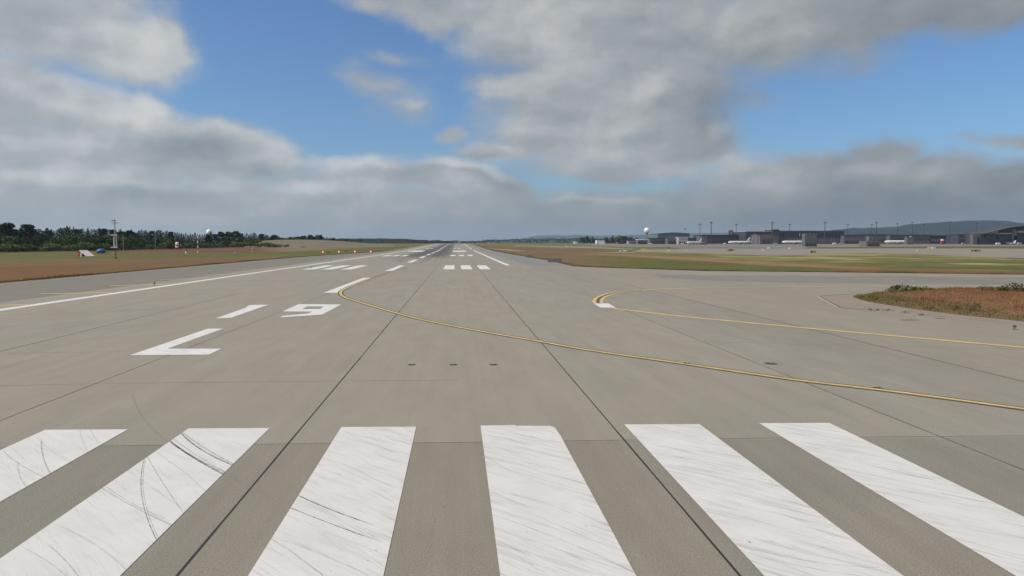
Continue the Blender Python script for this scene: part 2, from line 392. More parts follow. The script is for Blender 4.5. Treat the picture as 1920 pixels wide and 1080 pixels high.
def build_world():
    STR = 0.1
    sky = w.new('ShaderNodeTexSky', sky_type='NISHITA'); sky.sun_disc = False
    sky.sun_elevation = SUN_EL; sky.sun_rotation = SUN_AZ; sky.altitude = 200; sky.air_density = 1.0; sky.dust_density = 1.2; sky.ozone_density = 1.2
    d = w.new('ShaderNodeTexCoord').outputs['Generated']
    s = w.new('ShaderNodeSeparateXYZ'); w.set(s.inputs[0], d)
    az = w.math('ARCTAN2', s.outputs[0], s.outputs[1]); el = w.math('ARCSINE', s.outputs[2])
    # perspective coordinates of a cloud layer
    k = w.math('ADD', w.math('MAXIMUM', s.outputs[2], 0), .13)
    q = w.new('ShaderNodeCombineXYZ'); w.set(q.inputs[0], w.math('DIVIDE', s.outputs[0], k)); w.set(q.inputs[1], w.math('DIVIDE', s.outputs[1], k))
    q = q.outputs[0]
    p0 = w.new('ShaderNodeCombineXYZ'); w.set(p0.inputs[0], az); w.set(p0.inputs[1], el); p0 = p0.outputs[0]
    iso = w.new('ShaderNodeCombineXYZ'); w.set(iso.inputs[0], az); w.set(iso.inputs[1], w.math('MULTIPLY', el, 1.35)); iso = iso.outputs[0]
    wob = w.noise(iso, 9, 4, .6, out=1)
    wv = w.vmath('MULTIPLY', w.vmath('SUBTRACT', wob, (.5, .5, .5)), (.075, .045, 0))
    p = w.vmath('ADD', p0, wv)
    f = -1.0
    def after(x):  # makes each ellipse wait for the one before it, so the shader needs little memory
        if not isinstance(x, bpy.types.NodeSocket): return p
        n = w.new('ShaderNodeVectorMath', operation='MULTIPLY_ADD'); w.set(n.inputs[0], x); n.inputs[1].default_value = (1e-7, 1e-7, 1e-7); w.set(n.inputs[2], p)
        return n.outputs[0]
    for (px, py, rx, ry, rot, wt) in CLOUD:
        a, e = azel(px, py)
        mp = w.mapping(after(f), (a, e, 0), (0, 0, R(-rot)), (rx/F, ry/F, 1), 'TEXTURE')
        L = w.vmath('LENGTH', mp, None, 1)
        v = w.math('MULTIPLY_ADD', L, -1.0*max(wt, .35), wt if wt < 1 else 1.0*wt)
        f = v if f == -1.0 else w.math('SMOOTH_MAX', f, v, .08)
    n1 = w.noise(iso, 12, 8, .54); n2 = w.noise(q, 2.3, 8, .6)
    nn = w.math('ADD', w.math('MULTIPLY', n1, .65), w.math('MULTIPLY', n2, .35))
    g = w.math('ADD', f, w.math('MULTIPLY', w.math('SUBTRACT', nn, .5), 1.25))
    dens = w.maprange(g, -.17, .50, 0, 1, True)
    # cloud cover outside the picture, raised to make the scene light less blue
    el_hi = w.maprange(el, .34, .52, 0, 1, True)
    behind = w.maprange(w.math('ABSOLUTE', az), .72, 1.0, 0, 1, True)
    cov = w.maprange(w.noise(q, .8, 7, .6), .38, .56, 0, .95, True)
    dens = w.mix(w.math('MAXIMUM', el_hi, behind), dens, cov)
    # relief: thickness difference towards the light
    wi = w.vmath('ADD', iso, w.vmath('MULTIPLY', wv, (.6, .6, 0)))
    nb = w.noise(w.vmath('ADD', wi, (-.012, .022, 0)), 8, 6, .52); na = w.noise(wi, 8, 6, .52)
    rel = w.math('MULTIPLY', w.math('SUBTRACT', na, nb), 1.25)
    nc = w.noise(w.mapping(iso, sc=(1, 2.4, 1)), 6, 5, .52)
    b = w.math('ADD', w.math('MULTIPLY', w.math('SUBTRACT', nc, .5), .46), .65)
    b = w.math('ADD', b, rel)
    for (px, py, rx, ry, rot, amt) in SHADE:
        a, e = azel(px, py)
        mp = w.mapping(after(b), (a, e, 0), (0, 0, R(-rot)), (rx/F*1.25, ry/F*1.25, 1), 'TEXTURE')
        L = w.vmath('LENGTH', mp, None, 1)
        b = w.math('ADD', b, w.maprange(L, 1.0, .1, 0, amt, True))
    edge = w.maprange(g, .0, .5, -.03, 0)
    b = w.math('ADD', b, edge, clamp=True)
    cr = w.new('ShaderNodeValToRGB'); w.set(cr.inputs[0], b)
    E = cr.color_ramp.elements
    E[0].position = 0; E[0].color = lin(118, 127, 138); E[1].position = 1; E[1].color = lin(199, 202, 204)
    e = E.new(.35); e.color = lin(144, 153, 161); e = E.new(.65); e.color = lin(167, 173, 178)
    side = w.maprange(az, -.25, .5, 1.05, .80)
    sc = w.new('ShaderNodeCombineXYZ')
    for i in range(3): w.set(sc.inputs[i], w.math('MULTIPLY', side, 1/STR))
    cloud = w.mix(1.0, cr.outputs[0], sc.outputs[0], 'MULTIPLY')
    cloud = w.mix(w.math('MAXIMUM', el_hi, behind), cloud, w.mix(1.0, cloud, (1.75, 1.62, 1.48, 1), 'MULTIPLY'))  # unseen cloud overhead and behind, brightened and warmed so scene light is less blue
    skyc = w.mix(1.0, sky.outputs[0], (SKYT[0], SKYT[1], SKYT[2], 1), 'MULTIPLY')
    ss = w.new('ShaderNodeCombineXYZ')
    for i in range(3): w.set(ss.inputs[i], w.maprange(az, .0, .6, 1.0, 1.03))
    skyc = w.mix(1.0, skyc, ss.outputs[0], 'MULTIPLY')
    c = w.mix(dens, skyc, cloud)
    # murk over the horizon
    hz = w.maprange(el, .0, .08, .72, 0, True)
    hc = w.mix(w.maprange(az, -.5, .6), tuple(x/STR for x in lin(150, 159, 164)[:3])+(1,), tuple(x/STR for x in lin(106, 114, 127)[:3])+(1,))
    c = w.mix(hz, c, hc)
    c = w.mix(w.maprange(el, -.02, -.10), c, tuple(x/STR for x in (.2, .2, .17))+(1,))
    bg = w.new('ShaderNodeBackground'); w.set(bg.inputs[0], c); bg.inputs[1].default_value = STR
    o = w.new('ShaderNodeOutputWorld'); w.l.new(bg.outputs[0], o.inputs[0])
SKYT = (.64, .88, 1.15)
build_world()

# ---------------------------------------------------------------- ground
def vnoise(x, y, s, seed):
    x = x/s; y = y/s; xi = np.floor(x).astype(int); yi = np.floor(y).astype(int); fx = x-xi; fy = y-yi
    fx = fx*fx*(3-2*fx); fy = fy*fy*(3-2*fy)
    def h(a, b):
        n = (a*374761393+b*668265263+seed*982451653) & 0x7fffffff
        n = ((n ^ (n >> 13))*1274126177) & 0x7fffffff
        return ((n ^ (n >> 16)) & 0xffff)/65535.0
    return (h(xi, yi)*(1-fx)+h(xi+1, yi)*fx)*(1-fy)+(h(xi, yi+1)*(1-fx)+h(xi+1, yi+1)*fx)*fy
def fbm(x, y, s, seed, o=4):
    r = 0; a = 1; t = 0
    for i in range(o): r = r+a*vnoise(x, y, s/2**i, seed+i); t += a; a *= .55
    return r/t
RUST = np.array(lin(121, 91, 60, K)[:3]); OLIVE = np.array(lin(104, 99, 60, K)[:3]); GREEN = np.array(lin(100, 101, 56, K)[:3])
YGREEN = np.array(lin(122, 116, 72, K)[:3]); PINK = np.array(lin(148, 116, 90, K)[:3]); KHAKI = np.array(lin(128, 112, 88, K)[:3])
RBROWN = np.array(lin(112, 84, 66, K)[:3]); DGREEN = np.array(lin(66, 76, 56, K)[:3]); BROWN = np.array(lin(118, 99, 72, K)[:3])
STRAW = np.array(lin(158, 148, 104, K)[:3])
def sstep(a, b, v):
    t = np.clip((v-a)/(b-a), 0, 1); return t*t*(3-2*t)
def veg_color(X, Y):
    """which plants grow where: rusty sorrel, mown green, straw"""
    z = np.interp(Y, BX, BZ)
    c, s = math.cos(YAW), math.sin(YAW)
    a = X*c-Y*s; yy = X*s+Y*c; zz = z-EYE
    dep = yy*math.cos(PITCH)-zz*math.sin(PITCH); up = yy*math.sin(PITCH)+zz*math.cos(PITCH)
    ok = dep > 4; dep = np.where(ok, dep, 4)
    px = CX+F*a/dep; py = 540-F*up/dep
    n = fbm(X, Y, 60, 3)-.5; n2 = fbm(X, Y, 14, 9)-.5; n3 = fbm(X+500, Y, 130, 21, 3)-.5
    pj = py+n*4.5*np.clip((py-456)/20, .1, 1)+n2*1.6*np.clip((py-456)/20, .1, 1)
    def I(pts): return np.interp(px, [p[0] for p in pts], [p[1] for p in pts])
    def lay(C, col_, m): return C*(1-m[:, None])+col_[None, :]*m[:, None]
    # left
    A = I([(0,486),(240,486),(320,483.8),(480,481.5),(540,482),(700,474),(860,458)])
    B = I([(0,474),(240,475),(300,474),(480,472.5),(560,471),(700,464),(860,457.3)])
    Cc = I([(0,471),(240,469),(400,465),(480,462.5),(620,462),(720,459.5),(860,456.6)])
    L = np.tile(RUST, (len(X), 1))
    L = lay(L, RUST*.78+RBROWN*.1, sstep(.0, .22, n3))
    L = lay(L, BROWN*1.02, sstep(A+24, A+3, pj)*.8)
    L = lay(L, BROWN*1.05, sstep(.05, -.25, n3)*.7)
    L = lay(L, OLIVE*.9, sstep(.16, .34, n2+.5*n)*.7)
    L = lay(L, OLIVE, sstep(A+1.0, A-1.0, pj))
    L = lay(L, GREEN, sstep(A+1.0, A-1.0, pj)*sstep(220, 420, px)*.8)
    L = lay(L, RBROWN, sstep(B+.7, B-.7, pj)*sstep(150, 260, px))
    L = lay(L, KHAKI, sstep(B+.7, B-.7, pj)*sstep(470, 540, px))
    L = lay(L, DGREEN, sstep(Cc+.4, Cc-.6, pj)*sstep(520, 470, px))
    L = lay(L, OLIVE, sstep(560, 720, px)*.55)
    # right
    Rg = np.tile(OLIVE, (len(X), 1))
    Rg = lay(Rg, BROWN, sstep(1180, 1060, px))
    Rg = lay(Rg, GREEN*.92, sstep(1120, 1230, px))
    Rg = lay(Rg, RUST*1.02, sstep(1520, 1640, px))
    S = I([(1000,474),(1080,476),(1180,478.5),(1250,483),(1320,487),(1440,495),(1560,500),(1700,505),(1920,509),(2400,514)])
    Rg = lay(Rg, YGREEN, sstep(S+.6, S-2, pj)*sstep(1100, 1250, px))
    Rg = lay(Rg, GREEN, sstep(S+.6, S-2, pj)*sstep(1100, 1200, px)*sstep(.02, .2, n3))
    Rg = lay(Rg, STRAW, sstep(S, S-3, pj)*sstep(1250, 1400, px)*sstep(.03, .22, n2+.4*n)*.9)
    Rg = lay(Rg, RUST*1.05, sstep(S-1, S+1, pj)*sstep(1200, 1300, px)*sstep(.05, .25, n3-.3*n2)*.8)
    Rg = lay(Rg, OLIVE*.72, sstep(-.12, -.3, n2+.3*n)*.6)
    wdt = np.interp(px, [1040, 1200, 1400, 1500, 1700], [1.0, 2.4, 2.6, 2.2, 2.5])
    st = np.exp(-((py-S)/wdt)**2)*sstep(1040, 1150, px)*sstep(1700, 1560, px)
    Rg = lay(Rg, PINK, np.clip(st*1.1, 0, 1))
    T = I([(860,457),(960,463),(1060,466.5),(1120,466),(1200,467),(1900,467)])
    Rg = lay(Rg, YGREEN*.85+GREEN*.1, sstep(T+.7, T-.7, pj)*sstep(1210, 1100, px))
    Rg = lay(Rg, OLIVE*.9, sstep(466, 464.5, py)*sstep(1200, 1300, px))
    m = sstep(850, 862, px)
    C = L*(1-m[:, None])+Rg*m[:, None]
    back = (Y < 20)
    C[back] = (RUST*.5+OLIVE*.5)
    C = C*(1+.22*n2+.14*n)[:, None]
    return np.clip(C, .005, 1)
def ground_material(name):
    m, t, b = newmat(name)
    a = t.new('ShaderNodeAttribute'); a.attribute_name = 'plants'
    p = geopos(t)
    n = t.noise(p, .9, 6, .65); n2 = t.noise(t.mapping(p, sc=(1, .5, 1)), .13, 5, .6)
    v = t.math('MULTIPLY', t.maprange(n, .3, .7, .75, 1.25), t.maprange(n2, .3, .7, .86, 1.14))
    cc = t.new('ShaderNodeCombineXYZ')
    for i in range(3): t.set(cc.inputs[i], v)
    t.set(b.inputs['Base Color'], t.mix(1.0, a.outputs['Color'], cc.outputs[0], 'MULTIPLY'))
    b.inputs['Roughness'].default_value = .95; b.inputs['Specular IOR Level'].default_value = .1
    bp = t.new('ShaderNodeBump'); bp.inputs['Strength'].default_value = .6; bp.inputs['Distance'].default_value = .15
    t.set(bp.inputs['Height'], n); t.set(b.inputs['Normal'], bp.outputs[0])
    return m
M['ground'] = ground_material('grassland')
def build_ground():
    azs = np.concatenate([np.linspace(-180, -42, 40)[:-1], np.linspace(-42, 46, 640), np.linspace(46, 180, 40)[1:-1]])
    rs = np.concatenate([[0.01], 10*1.021**np.arange(0, 390)]); rs = rs[rs < 32000]; rs = np.append(rs, 32000)
    A, Q = np.meshgrid(np.radians(azs), rs)
    X = (np.sin(A)*Q).ravel(); Y = (np.cos(A)*Q).ravel(); Z = np.interp(Y, BX, BZ)-.05
    na = len(azs); nr = len(rs)
    i = np.arange(nr-1)[:, None]*na; j = np.arange(na)[None, :]; j2 = (j+1) % na
    q = np.stack([i+j, i+j2, i+na+j2, i+na+j], -1).reshape(-1, 4)[:, ::-1]
    me = bpy.data.meshes.new('ground'); nv = len(X)
    me.vertices.add(nv); me.vertices.foreach_set('co', np.stack([X, Y, Z], 1).ravel())
    me.loops.add(len(q)*4); me.loops.foreach_set('vertex_index', q.ravel())
    me.polygons.add(len(q)); me.polygons.foreach_set('loop_start', np.arange(len(q))*4)
    me.update(); me.validate()
    ca = me.color_attributes.new('plants', 'FLOAT_COLOR', 'POINT')
    C = np.concatenate([veg_color(X, Y), np.ones((nv, 1))], 1); ca.data.foreach_set('color', C.ravel())
    me.materials.append(M['ground'])
    o = bpy.data.objects.new('ground', me); col.objects.link(o); tag(o, kind='structure')
build_ground()

# ---------------------------------------------------------------- pavements
rw = sheet('runway', [rect(-34.6, 14.8, -80, 2950)], .0, M['runway'], kind='structure')
sheet('runway_shoulder', [[(-51.6,-80),(-34.6,-80),(-34.6,2950),(-40,2950),(-40,430),(-51,255),(-51.6,200)]], -.004, M['shoulder'], kind='structure')
sheet('runway_shoulder', [[(14.8,152.6),(18,152.6),(22.9,150.2),(24,202),(22.3,308),(21,690),(21,2950),(14.8,2950)]], -.004, M['shoulder2'], kind='structure')
sheet('taxiway', [[(14.8,-80),(330,-80),(330,76),(200,86),(81,107),(60.9,115.6),(40.2,123.3),(32.3,134),(24.5,144.5),(22.9,150.2),(18.0,152.6),(14.8,152.6)]], -.002, M['taxi'], kind='structure')
bandp = [at(1230,514.5), at(1330,516.5), at(1600,517.5), at(1930,520.5), (190,84), (190,70), at(1930,534.5), at(1700,532.5), at(1500,530.5), at(1350,527), at(1240,520)]
sheet('taxiway_centre', [bandp], .002, M['band'], kind='structure')
isl_edge = [at(*q) for q in ((1600,556),(1612,562),(1640,568),(1680,574),(1710,579),(1740,583),(1800,590.5),(1860,596.5),(1925,603))]
isl_far = [at(*q) for q in ((1925,540),(1860,540),(1780,540.5),(1720,543),(1680,545.5),(1640,549),(1615,553))]
ISL = isl_edge+[(48,28),(75,8),(190,18),(190,62),(110,72)]+isl_far
curb = [at(*q) for q in ((1534,555.5),(1572,577),(1640,583),(1740,592),(1830,600),(1930,612))]+[(50,25),(75,4),(194,14),(194,66)]+[at(*q) for q in ((1925,536.5),(1780,537.5),(1700,540),(1640,545),(1590,552))]
sheet('island_edge_paving', [curb], .002, M['curbpave'], kind='structure')
cl = [at(*q) for q in ((1534,556),(1572,577.5),(1640,583.5),(1740,592.5),(1830,600.5))]
sheet('kerb_line', strip(cl[:2], .2), .006, plain('pale_kerb', lin(166,158,143,K), .9, .1), kind='structure')
sheet('kerb_line', strip([(a+.3, b+.3) for a, b in cl[:3]], .10)+strip([at(1540,554.5), at(1600,551)], .12), .008, M['joint3'], kind='structure')
# far taxiways and apron on the right
t1 = [at(*q) for q in ((1185,472),(1330,475.5),(1440,479.3),(1500,478.8),(1560,476),(1640,475),(1720,477),(1800,480),(1925,484))]
t2 = [at(*q) for q in ((1925,466.5),(1680,465.8),(1480,466.5),(1300,467.5),(1200,468))]
sheet('parallel_taxiway', [t1+[(420,170),(700,380)]+t2], .0, M['farpave'], kind='structure')
sheet('apron', [[at(1110,459.5), at(1110,461), at(1180,463), at(1290,463.5), at(1400,463.6), at(1500,464), at(1700,462.4), at(1925,461.5), (900, 700), (1100, 1500), (220, 1500)]], .0, M['apron'], kind='structure')
sheet('grass_strip', [[at(1225,463.4), at(1320,464.3), at(1455,465.6), at(1455,464.6), at(1320,463.5), at(1225,462.6)]], .012, plain('strip_grass', lin(92, 88, 58, K), .95, .2, .1), kind='structure')
sheet('link_taxiway', [[at(1240,463), at(1300,467.6), at(1500,467), at(1520,463)]], .004, M['apron'], kind='structure')
sheet('link_taxiway', [[at(965,461.6), at(1100,465), at(1185,468), at(1185,466.6), at(1100,462.2), at(965,460.4)]], .004, M['farpave'], kind='structure')
for q in (((975,469.0),(990,470.2),(960,470.4),(900,465.0),(900,464.4)), ((1100,473.5),(1130,474.2),(1200,474),(1180,472.6))):
    sheet('access_track', [[at(*a) for a in q]], -.02, M['farpave'], kind='structure')

# joints
def joint(path, wd, m, nm='joint_seal', dz=.004):
    pts = []
    for (a, b) in zip(path, path[1:]):
        n = max(2, int(math.hypot(b[0]-a[0], b[1]-a[1])/3))
        n = min(n, 120)
        for i in range(n): pts.append((a[0]+(b[0]-a[0])*i/n, a[1]+(b[1]-a[1])*i/n))
    pts.append(path[-1])
    polys = []; prev = None
    for p, q in zip(pts, pts[1:]):
        ww = wd*random.uniform(.8, 1.15)
        polys += strip([p, q], ww)
    return sheet(nm, polys, dz, m, rw)
joint([(-3.80, -12), (-3.75, 330)], .042, M['joint']); joint([(3.83, -12), (3.77, 330)], .042, M['joint'])
joint([(-11.66, -12), (-11.5, 70)], .032, M['joint3']); joint([(-18.8, 20), (-19.6, 70)], .05, M['joint3'])
joint([(-27.0, 20), (-27.4, 90)], .02, M['joint2'])
joint([(11.25, -12), (11.25, 150)], .034, M['joint3']); joint([(18.35, -12), (18.6, 90)], .05, M['joint3'])
joint([at(0,723.5), at(200,719), at(640,714.6), at(860,712.6)], .016, M['joint3'])
joint([at(187,836.5), at(520,832.5), at(780,830.5), at(903,829), at(1187,825), at(1467,821), at(1920,817)], .018, M['joint3'])
joint([at(0,592), at(300,580)], .05, M['joint2']); joint([at(0,663), at(240,659)], .03, M['joint2'])
joint([at(1280,565+75), at(1920,650+5)], .02, M['joint2'])
for y in range(92, 330, 33): joint([(-34, y), (14, y+.2)], .10, M['joint2'])

# white markings
for i, (a, b) in enumerate(((-9.93,-7.95),(-6.52,-4.56),(-2.83,-1.0),(.58,2.42),(4.15,6.03),(7.55,9.32))):
    poly = [(a, -11.3), (b, -11.3), (b, 18.66), (a, 18.7)]
    if i == 3: poly = [(a, -11.3), (b, -11.3), (b, 17.7), (b-.03, 18.45), (b-.12, 18.62), (1.45, 18.66), (1.43, 18.74), (a, 18.72)]
    sheet('threshold_stripe', [poly], .008, M['stripe'], rw)
for a, b in ((-14.3,-12.4),(-17.8,-15.9),(-21.2,-19.3),(-24.7,-22.8),(-28.1,-26.2),(-31.0,-29.7)):
    sheet('threshold_stripe', [rect(a, b, -11.3, 18.7)], .008, M['stripe'], rw)
def ppoly(pts): return [at(*p) for p in pts]
sheet('painted_letter', [ppoly([(243.6,666.3),(314.2,654),(389.7,616.4),(418,616.4)][:0] or [(243.6,666.3),(391.9,665),(415.3,654),(314.2,654),(418,616.4),(389.7,616.4)])], .008, M['paint'], rw)
sheet('painted_digit', [ppoly([(402.8,597.6),(433.5,596),(503.5,571.4),(469.6,572),(461.9,575.3),(463,576.6)])], .008, M['paint'], rw)
o9 = {'a':(560.3,570.3),'b':(640.2,571),'c':(604,590),'d':(524.2,595.4),'e':(530.8,592.2),'f':(577.8,588),'g':(585.5,584.5),'h':(529.7,584)}
h9 = [(575.6,574.7),(607.4,574.7),(599.7,579.7),(566.9,579.7)]
sheet('painted_digit', [ppoly([o9['a'],h9[0],h9[3],o9['h']]), ppoly([o9['a'],o9['b'],h9[1],h9[0]]), ppoly([o9['b'],o9['c'],o9['g'],h9[2],h9[1]]),
                        ppoly([o9['h'],h9[3],h9[2],o9['g']]), ppoly([o9['c'],o9['d'],o9['e'],o9['f'],o9['g']])], .008, M['paint'], rw)
y = 70.1; k = 0
for k in range(44):
    y0 = 70.1+55.1*k
    if y0+30 > 2900: break
    x0 = -12.1+.5*min(1, k); sheet('centreline_dash', [[(x0, y0), (x0+1.2 if k else -10.75, y0), ((-11.15 if k == 0 else x0+1.15), y0+30.1), ((-12.15 if k == 0 else x0), y0+30.1)]], .008, M['paint'], rw)
for y0, xs in ((132.5, (-2.3,.81,4.03)), (271, (-2.3,.81,4.0)), (560, (-2.3,.81)), (700, (-2.3,)), (132.5, (-19.9,-23.2,-26.5)), (266, (-19.6,-22.7,-25.9)), (560, (-19.4,-22.5)), (700, (-19.4,))):
    for x0 in xs: sheet('touchdown_bar', [rect(x0, x0+1.9, y0, y0+(24 if y0 < 200 else 26))], .008, M['paint'], rw)
for x0 in (-2.2, -26.0): sheet('aiming_point_bar', [rect(x0, x0+7.4, 404, 462)], .008, M['paint'], rw)
sheet('edge_line', [[(-31.6,-60),(-30.7,-60),(-30.1,120),(-28.9,300),(-28.6,2900),(-29.5,2900),(-29.8,300),(-31.0,120)]], .008, M['paint'], rw)
sheet('edge_line', [rect(10.0, 10.95, 156, 470)], .008, M['paint'], rw)
for a, b in ((540, 640), (700, 820), (860, 1100), (1150, 1800), (1900, 2800)): sheet('edge_line', [rect(10.0, 11.0, a, b)], .008, M['paint'], rw)
sheet('edge_line', [ppoly([(1113,569),(1141,569),(1155,577),(1126,577)])], .008, M['paint'], rw)
# yellow markings
LC = smoothpath([at(*q) for q in ((2300,812),(2100,789),(1920,767),(1680,735),(1480,711),(1280,682),(1100,656),(1010,640),(900,621),(800,601.5),(745,587.5),(700,574.5),(660,562.3),(645,556.5),(638.5,551),(641,545),(652,539),(672,530.5),(695,522))])
sheet('lead_off_line_border', strip(LC, .50), .010, M['bpaint'], rw)
sheet('lead_off_line', strip(LC, .23), .014, M['ypaint'], rw)
LF = smoothpath([at(*q) for q in ((695,522),(720,514),(745,504.5),(760,500))])
sheet('rubbed_line', strip(LF, .8), .005, M['wornpaint'], rw)
L2 = smoothpath([at(*q) for q in ((2300,688),(2100,671),(1920,652),(1680,630.5),(1480,612.5),(1280,593.5),(1150,578.5))])
sheet('lead_off_line', strip(L2, .42), .012, M['ypaint'], rw)
c2 = [at(*q) for q in ((1122,568.5),(1121,564),(1126,558),(1136,553.5),(1150,549.5),(1175,546),(1205,543.8))]
S2 = smoothpath(c2)
sheet('lead_off_line', strip(S2, .26, .28), .012, M['ypaint'], rw); sheet('lead_off_line', strip(S2, .26, -.28), .012, M['ypaint'], rw)
sheet('lead_off_line_border', strip(S2, .16), .012, M['bpaint'], rw)
sheet('lead_off_line', strip(smoothpath([at(*q) for q in ((1205,543.8),(1250,541.8),(1300,540.6))]), .5), .012, M['ypaint'], rw)
sheet('lead_off_line', strip(smoothpath([at(*q) for q in ((1300,540.6),(1400,539),(1500,538),(1600,537.2),(1750,536.6),(1925,537))]+[(110,76)]), .6), .012, M['ypaint2'], rw)
for i, (a, b) in enumerate((((-20,573.5),(50,571)),((76,551),(205,548.6)),((206,536),(302,533)),((300,524.3),(372,522)),((372,515.8),(425,514)),((418,510),(460,508.6)),((455,505.6),(492,504.2)))):
    p, q = at(*a), at(*b)
    sheet('shoulder_bar', strip([p, (-31.5, q[1])], .75), .008, M['ypaint'] if i < 3 else M['ypaint2'], rw)
# patches on the surface: worn recesses, skid marks far down the runway
for px, py, rw_, rh in ((1706,600,1.0,.22),(1763,597,.5,.2)):
    X, Y = at(px, py); sheet('worn_patch', [[(X+rw_*math.cos(a)*.6, Y+rh*math.sin(a)) for a in np.linspace(0, 2*math.pi, 13)[:-1]]], .004, plain('earthy_patch', lin(96, 74, 58, K), .9, .3, 3), rw)
for x, y0, l, wd in ((-7.6,232,22,.35),(-5.4,232,20,.3),(-7.9,184,16,.25),(-8.6,170,14,.3),(-9.9,172,10,.3),(-4.2,250,26,.5),(-9.2,130,8,.4),(-14.9,245,30,.4),(-13,225,25,.3),(-17,262,30,.4)):
    sheet('tyre_mark', strip([(x, y0), (x+.3, y0+l)], wd), .005, plain('rubber_mark', lin(112,108,104,K), .9, .15, 1), rw)

for pts, wd in ((((248,740),(262,775),(290,808),(322,832)), .02), (((428,892),(470,912),(520,940)), .014), (((1290,585),(1330,590),(1400,596)), .03)):
    sheet('tyre_mark', strip(smoothpath([at(*q) for q in pts]), wd), .005, plain('faint_rubber', lin(140,133,121,K), .9, .1, 4), rw)
# small inset lights
def inset(px, py, wd, label):
    X, Y = at(px, py)
    t = thing('inset_light', (X, Y, .0), 0, label, 'inset light', 'inset lights in the pavement')
    mb = MB(); mb.lathe([(wd*.5, .001), (wd*.5, .007), (wd*.42, .010), (wd*.2, .018)], n=14); mb.build('housing', M['joint3'], t)
    for q in (-1, 1): mb = MB(); mb.box((q*wd*.2, q*.01, .022), (wd*.18, .1, .012)); mb.build('lens', M['black'], t)
inset(772,684,.32,'leftmost of the three inset lights in a row on the centre slab'); inset(850,684,.32,'middle of the three inset lights in a row on the centre slab'); inset(925,684,.32,'rightmost of the three inset lights in a row on the centre slab')
inset(1445,682,.5,'dark inset light beyond the black-edged yellow line'); inset(1645,728,.34,'faint inset light just above the black-edged yellow line at right'); inset(1288,682,.36,'faint inset light touching the black-edged yellow line')

# ---------------------------------------------------------------- grass
def leafmat(name, roughness=.9):
    m, t, b = newmat(name)
    a = t.new('ShaderNodeAttribute'); a.attribute_name = 'plants'
    n = t.noise(geopos(t), .8, 3, .6)
    cc = t.new('ShaderNodeCombineXYZ'); v = t.maprange(n, .3, .7, .8, 1.2)
    for i in range(3): t.set(cc.inputs[i], v)
    t.set(b.inputs['Base Color'], t.mix(1.0, a.outputs['Color'], cc.outputs[0], 'MULTIPLY'))
    b.inputs['Roughness'].default_value = roughness; b.inputs['Specular IOR Level'].default_value = .1
    return m
M['blade'] = leafmat('grass_blades')
def blades(name, P, hgt, wid, C, lab=None):
    n = len(P); an = rng.uniform(0, np.pi, n); dx = np.cos(an)*wid/2; dy = np.sin(an)*wid/2
    lx = rng.normal(0, .25, n)*hgt; ly = rng.normal(0, .25, n)*hgt
    z0 = np.interp(P[:, 1], BX, BZ)-.02+ (P[:, 2] if P.shape[1] > 2 else 0)
    V = np.empty((n, 3, 3))
    V[:, 0] = np.stack([P[:, 0]-dx, P[:, 1]-dy, z0], 1); V[:, 1] = np.stack([P[:, 0]+dx, P[:, 1]+dy, z0], 1)
    V[:, 2] = np.stack([P[:, 0]+lx, P[:, 1]+ly, z0+hgt], 1)
    me = bpy.data.meshes.new(name); me.vertices.add(n*3); me.vertices.foreach_set('co', V.ravel())
    me.loops.add(n*3); me.loops.foreach_set('vertex_index', np.arange(n*3)); me.polygons.add(n); me.polygons.foreach_set('loop_start', np.arange(n)*3)
    me.update()
    ca = me.color_attributes.new('plants', 'FLOAT_COLOR', 'POINT')
    C4 = np.concatenate([np.repeat(C, 3, 0), np.ones((n*3, 1))], 1); ca.data.foreach_set('color', C4.ravel())
    me.materials.append(M['blade'])
    o = bpy.data.objects.new(name, me); col.objects.link(o)
    tag(o, lab, 'grass', None, 'stuff'); return o
def inside(P, poly):
    x, y = P[:, 0], P[:, 1]; r = np.zeros(len(P), bool); n = len(poly)
    for i in range(n):
        x1, y1 = poly[i]; x2, y2 = poly[(i+1) % n]
        c = ((y1 > y) != (y2 > y)) & (x < (x2-x1)*(y-y1)/((y2-y1) if y2 != y1 else 1e-9)+x1); r ^= c
    return r
def edgedist(P, poly):
    d = np.full(len(P), 1e9)
    for i in range(len(poly)):
        a = np.array(poly[i]); b = np.array(poly[(i+1) % len(poly)]); ab = b-a
        t = np.clip(((P[:, :2]-a) @ ab)/(ab @ ab), 0, 1); q = a+t[:, None]*ab
        d = np.minimum(d, np.hypot(P[:, 0]-q[:, 0], P[:, 1]-q[:, 1]))
    return d
def island():
    sheet('island_soil', [ISL], .02, plain('island_turf', lin(124, 94, 66, K), .95, .25, .4), kind='structure')
    n = 260000
    P = np.stack([rng.uniform(31, 95, n), rng.uniform(8, 77, n)], 1)
    P = P[inside(P, ISL)]; P = P[(P[:, 0] < 75)]
    d = edgedist(P, ISL)
    nz = fbm(P[:, 0], P[:, 1], 4, 5); nz2 = fbm(P[:, 0], P[:, 1], 1.2, 15)
    hgt = (.08+.20*nz2)*(1+.5*(nz-.5))
    C = np.tile(np.array(lin(146, 108, 72, K)[:3]), (len(P), 1))
    rd = np.array(lin(142, 96, 72, K)[:3]); gr = np.array(lin(100, 102, 52, K)[:3]); ol = np.array(lin(122, 100, 58, K)[:3])
    m = sstep(.45, .7, nz)[:, None]; C = C*(1-m)+rd*m
    m = sstep(.62, .80, fbm(P[:, 0]+90, P[:, 1], 3, 33))[:, None]*.7; C = C*(1-m)+ol*m
    e = sstep(2.2, .3, d+(nz2-.5)*3.0); e = np.maximum(e, sstep(39, 34, P[:, 0])*sstep(.3, .6, nz2))[:, None]; C = C*(1-e)+gr*e
    C *= rng.uniform(.84, 1.08, len(P))[:, None]
    blades('sorrel_grass', P, hgt*rng.uniform(.6, 1.3, len(P)), .045, C, 'rusty red sorrel and grass covering the island between the taxiways')
island()
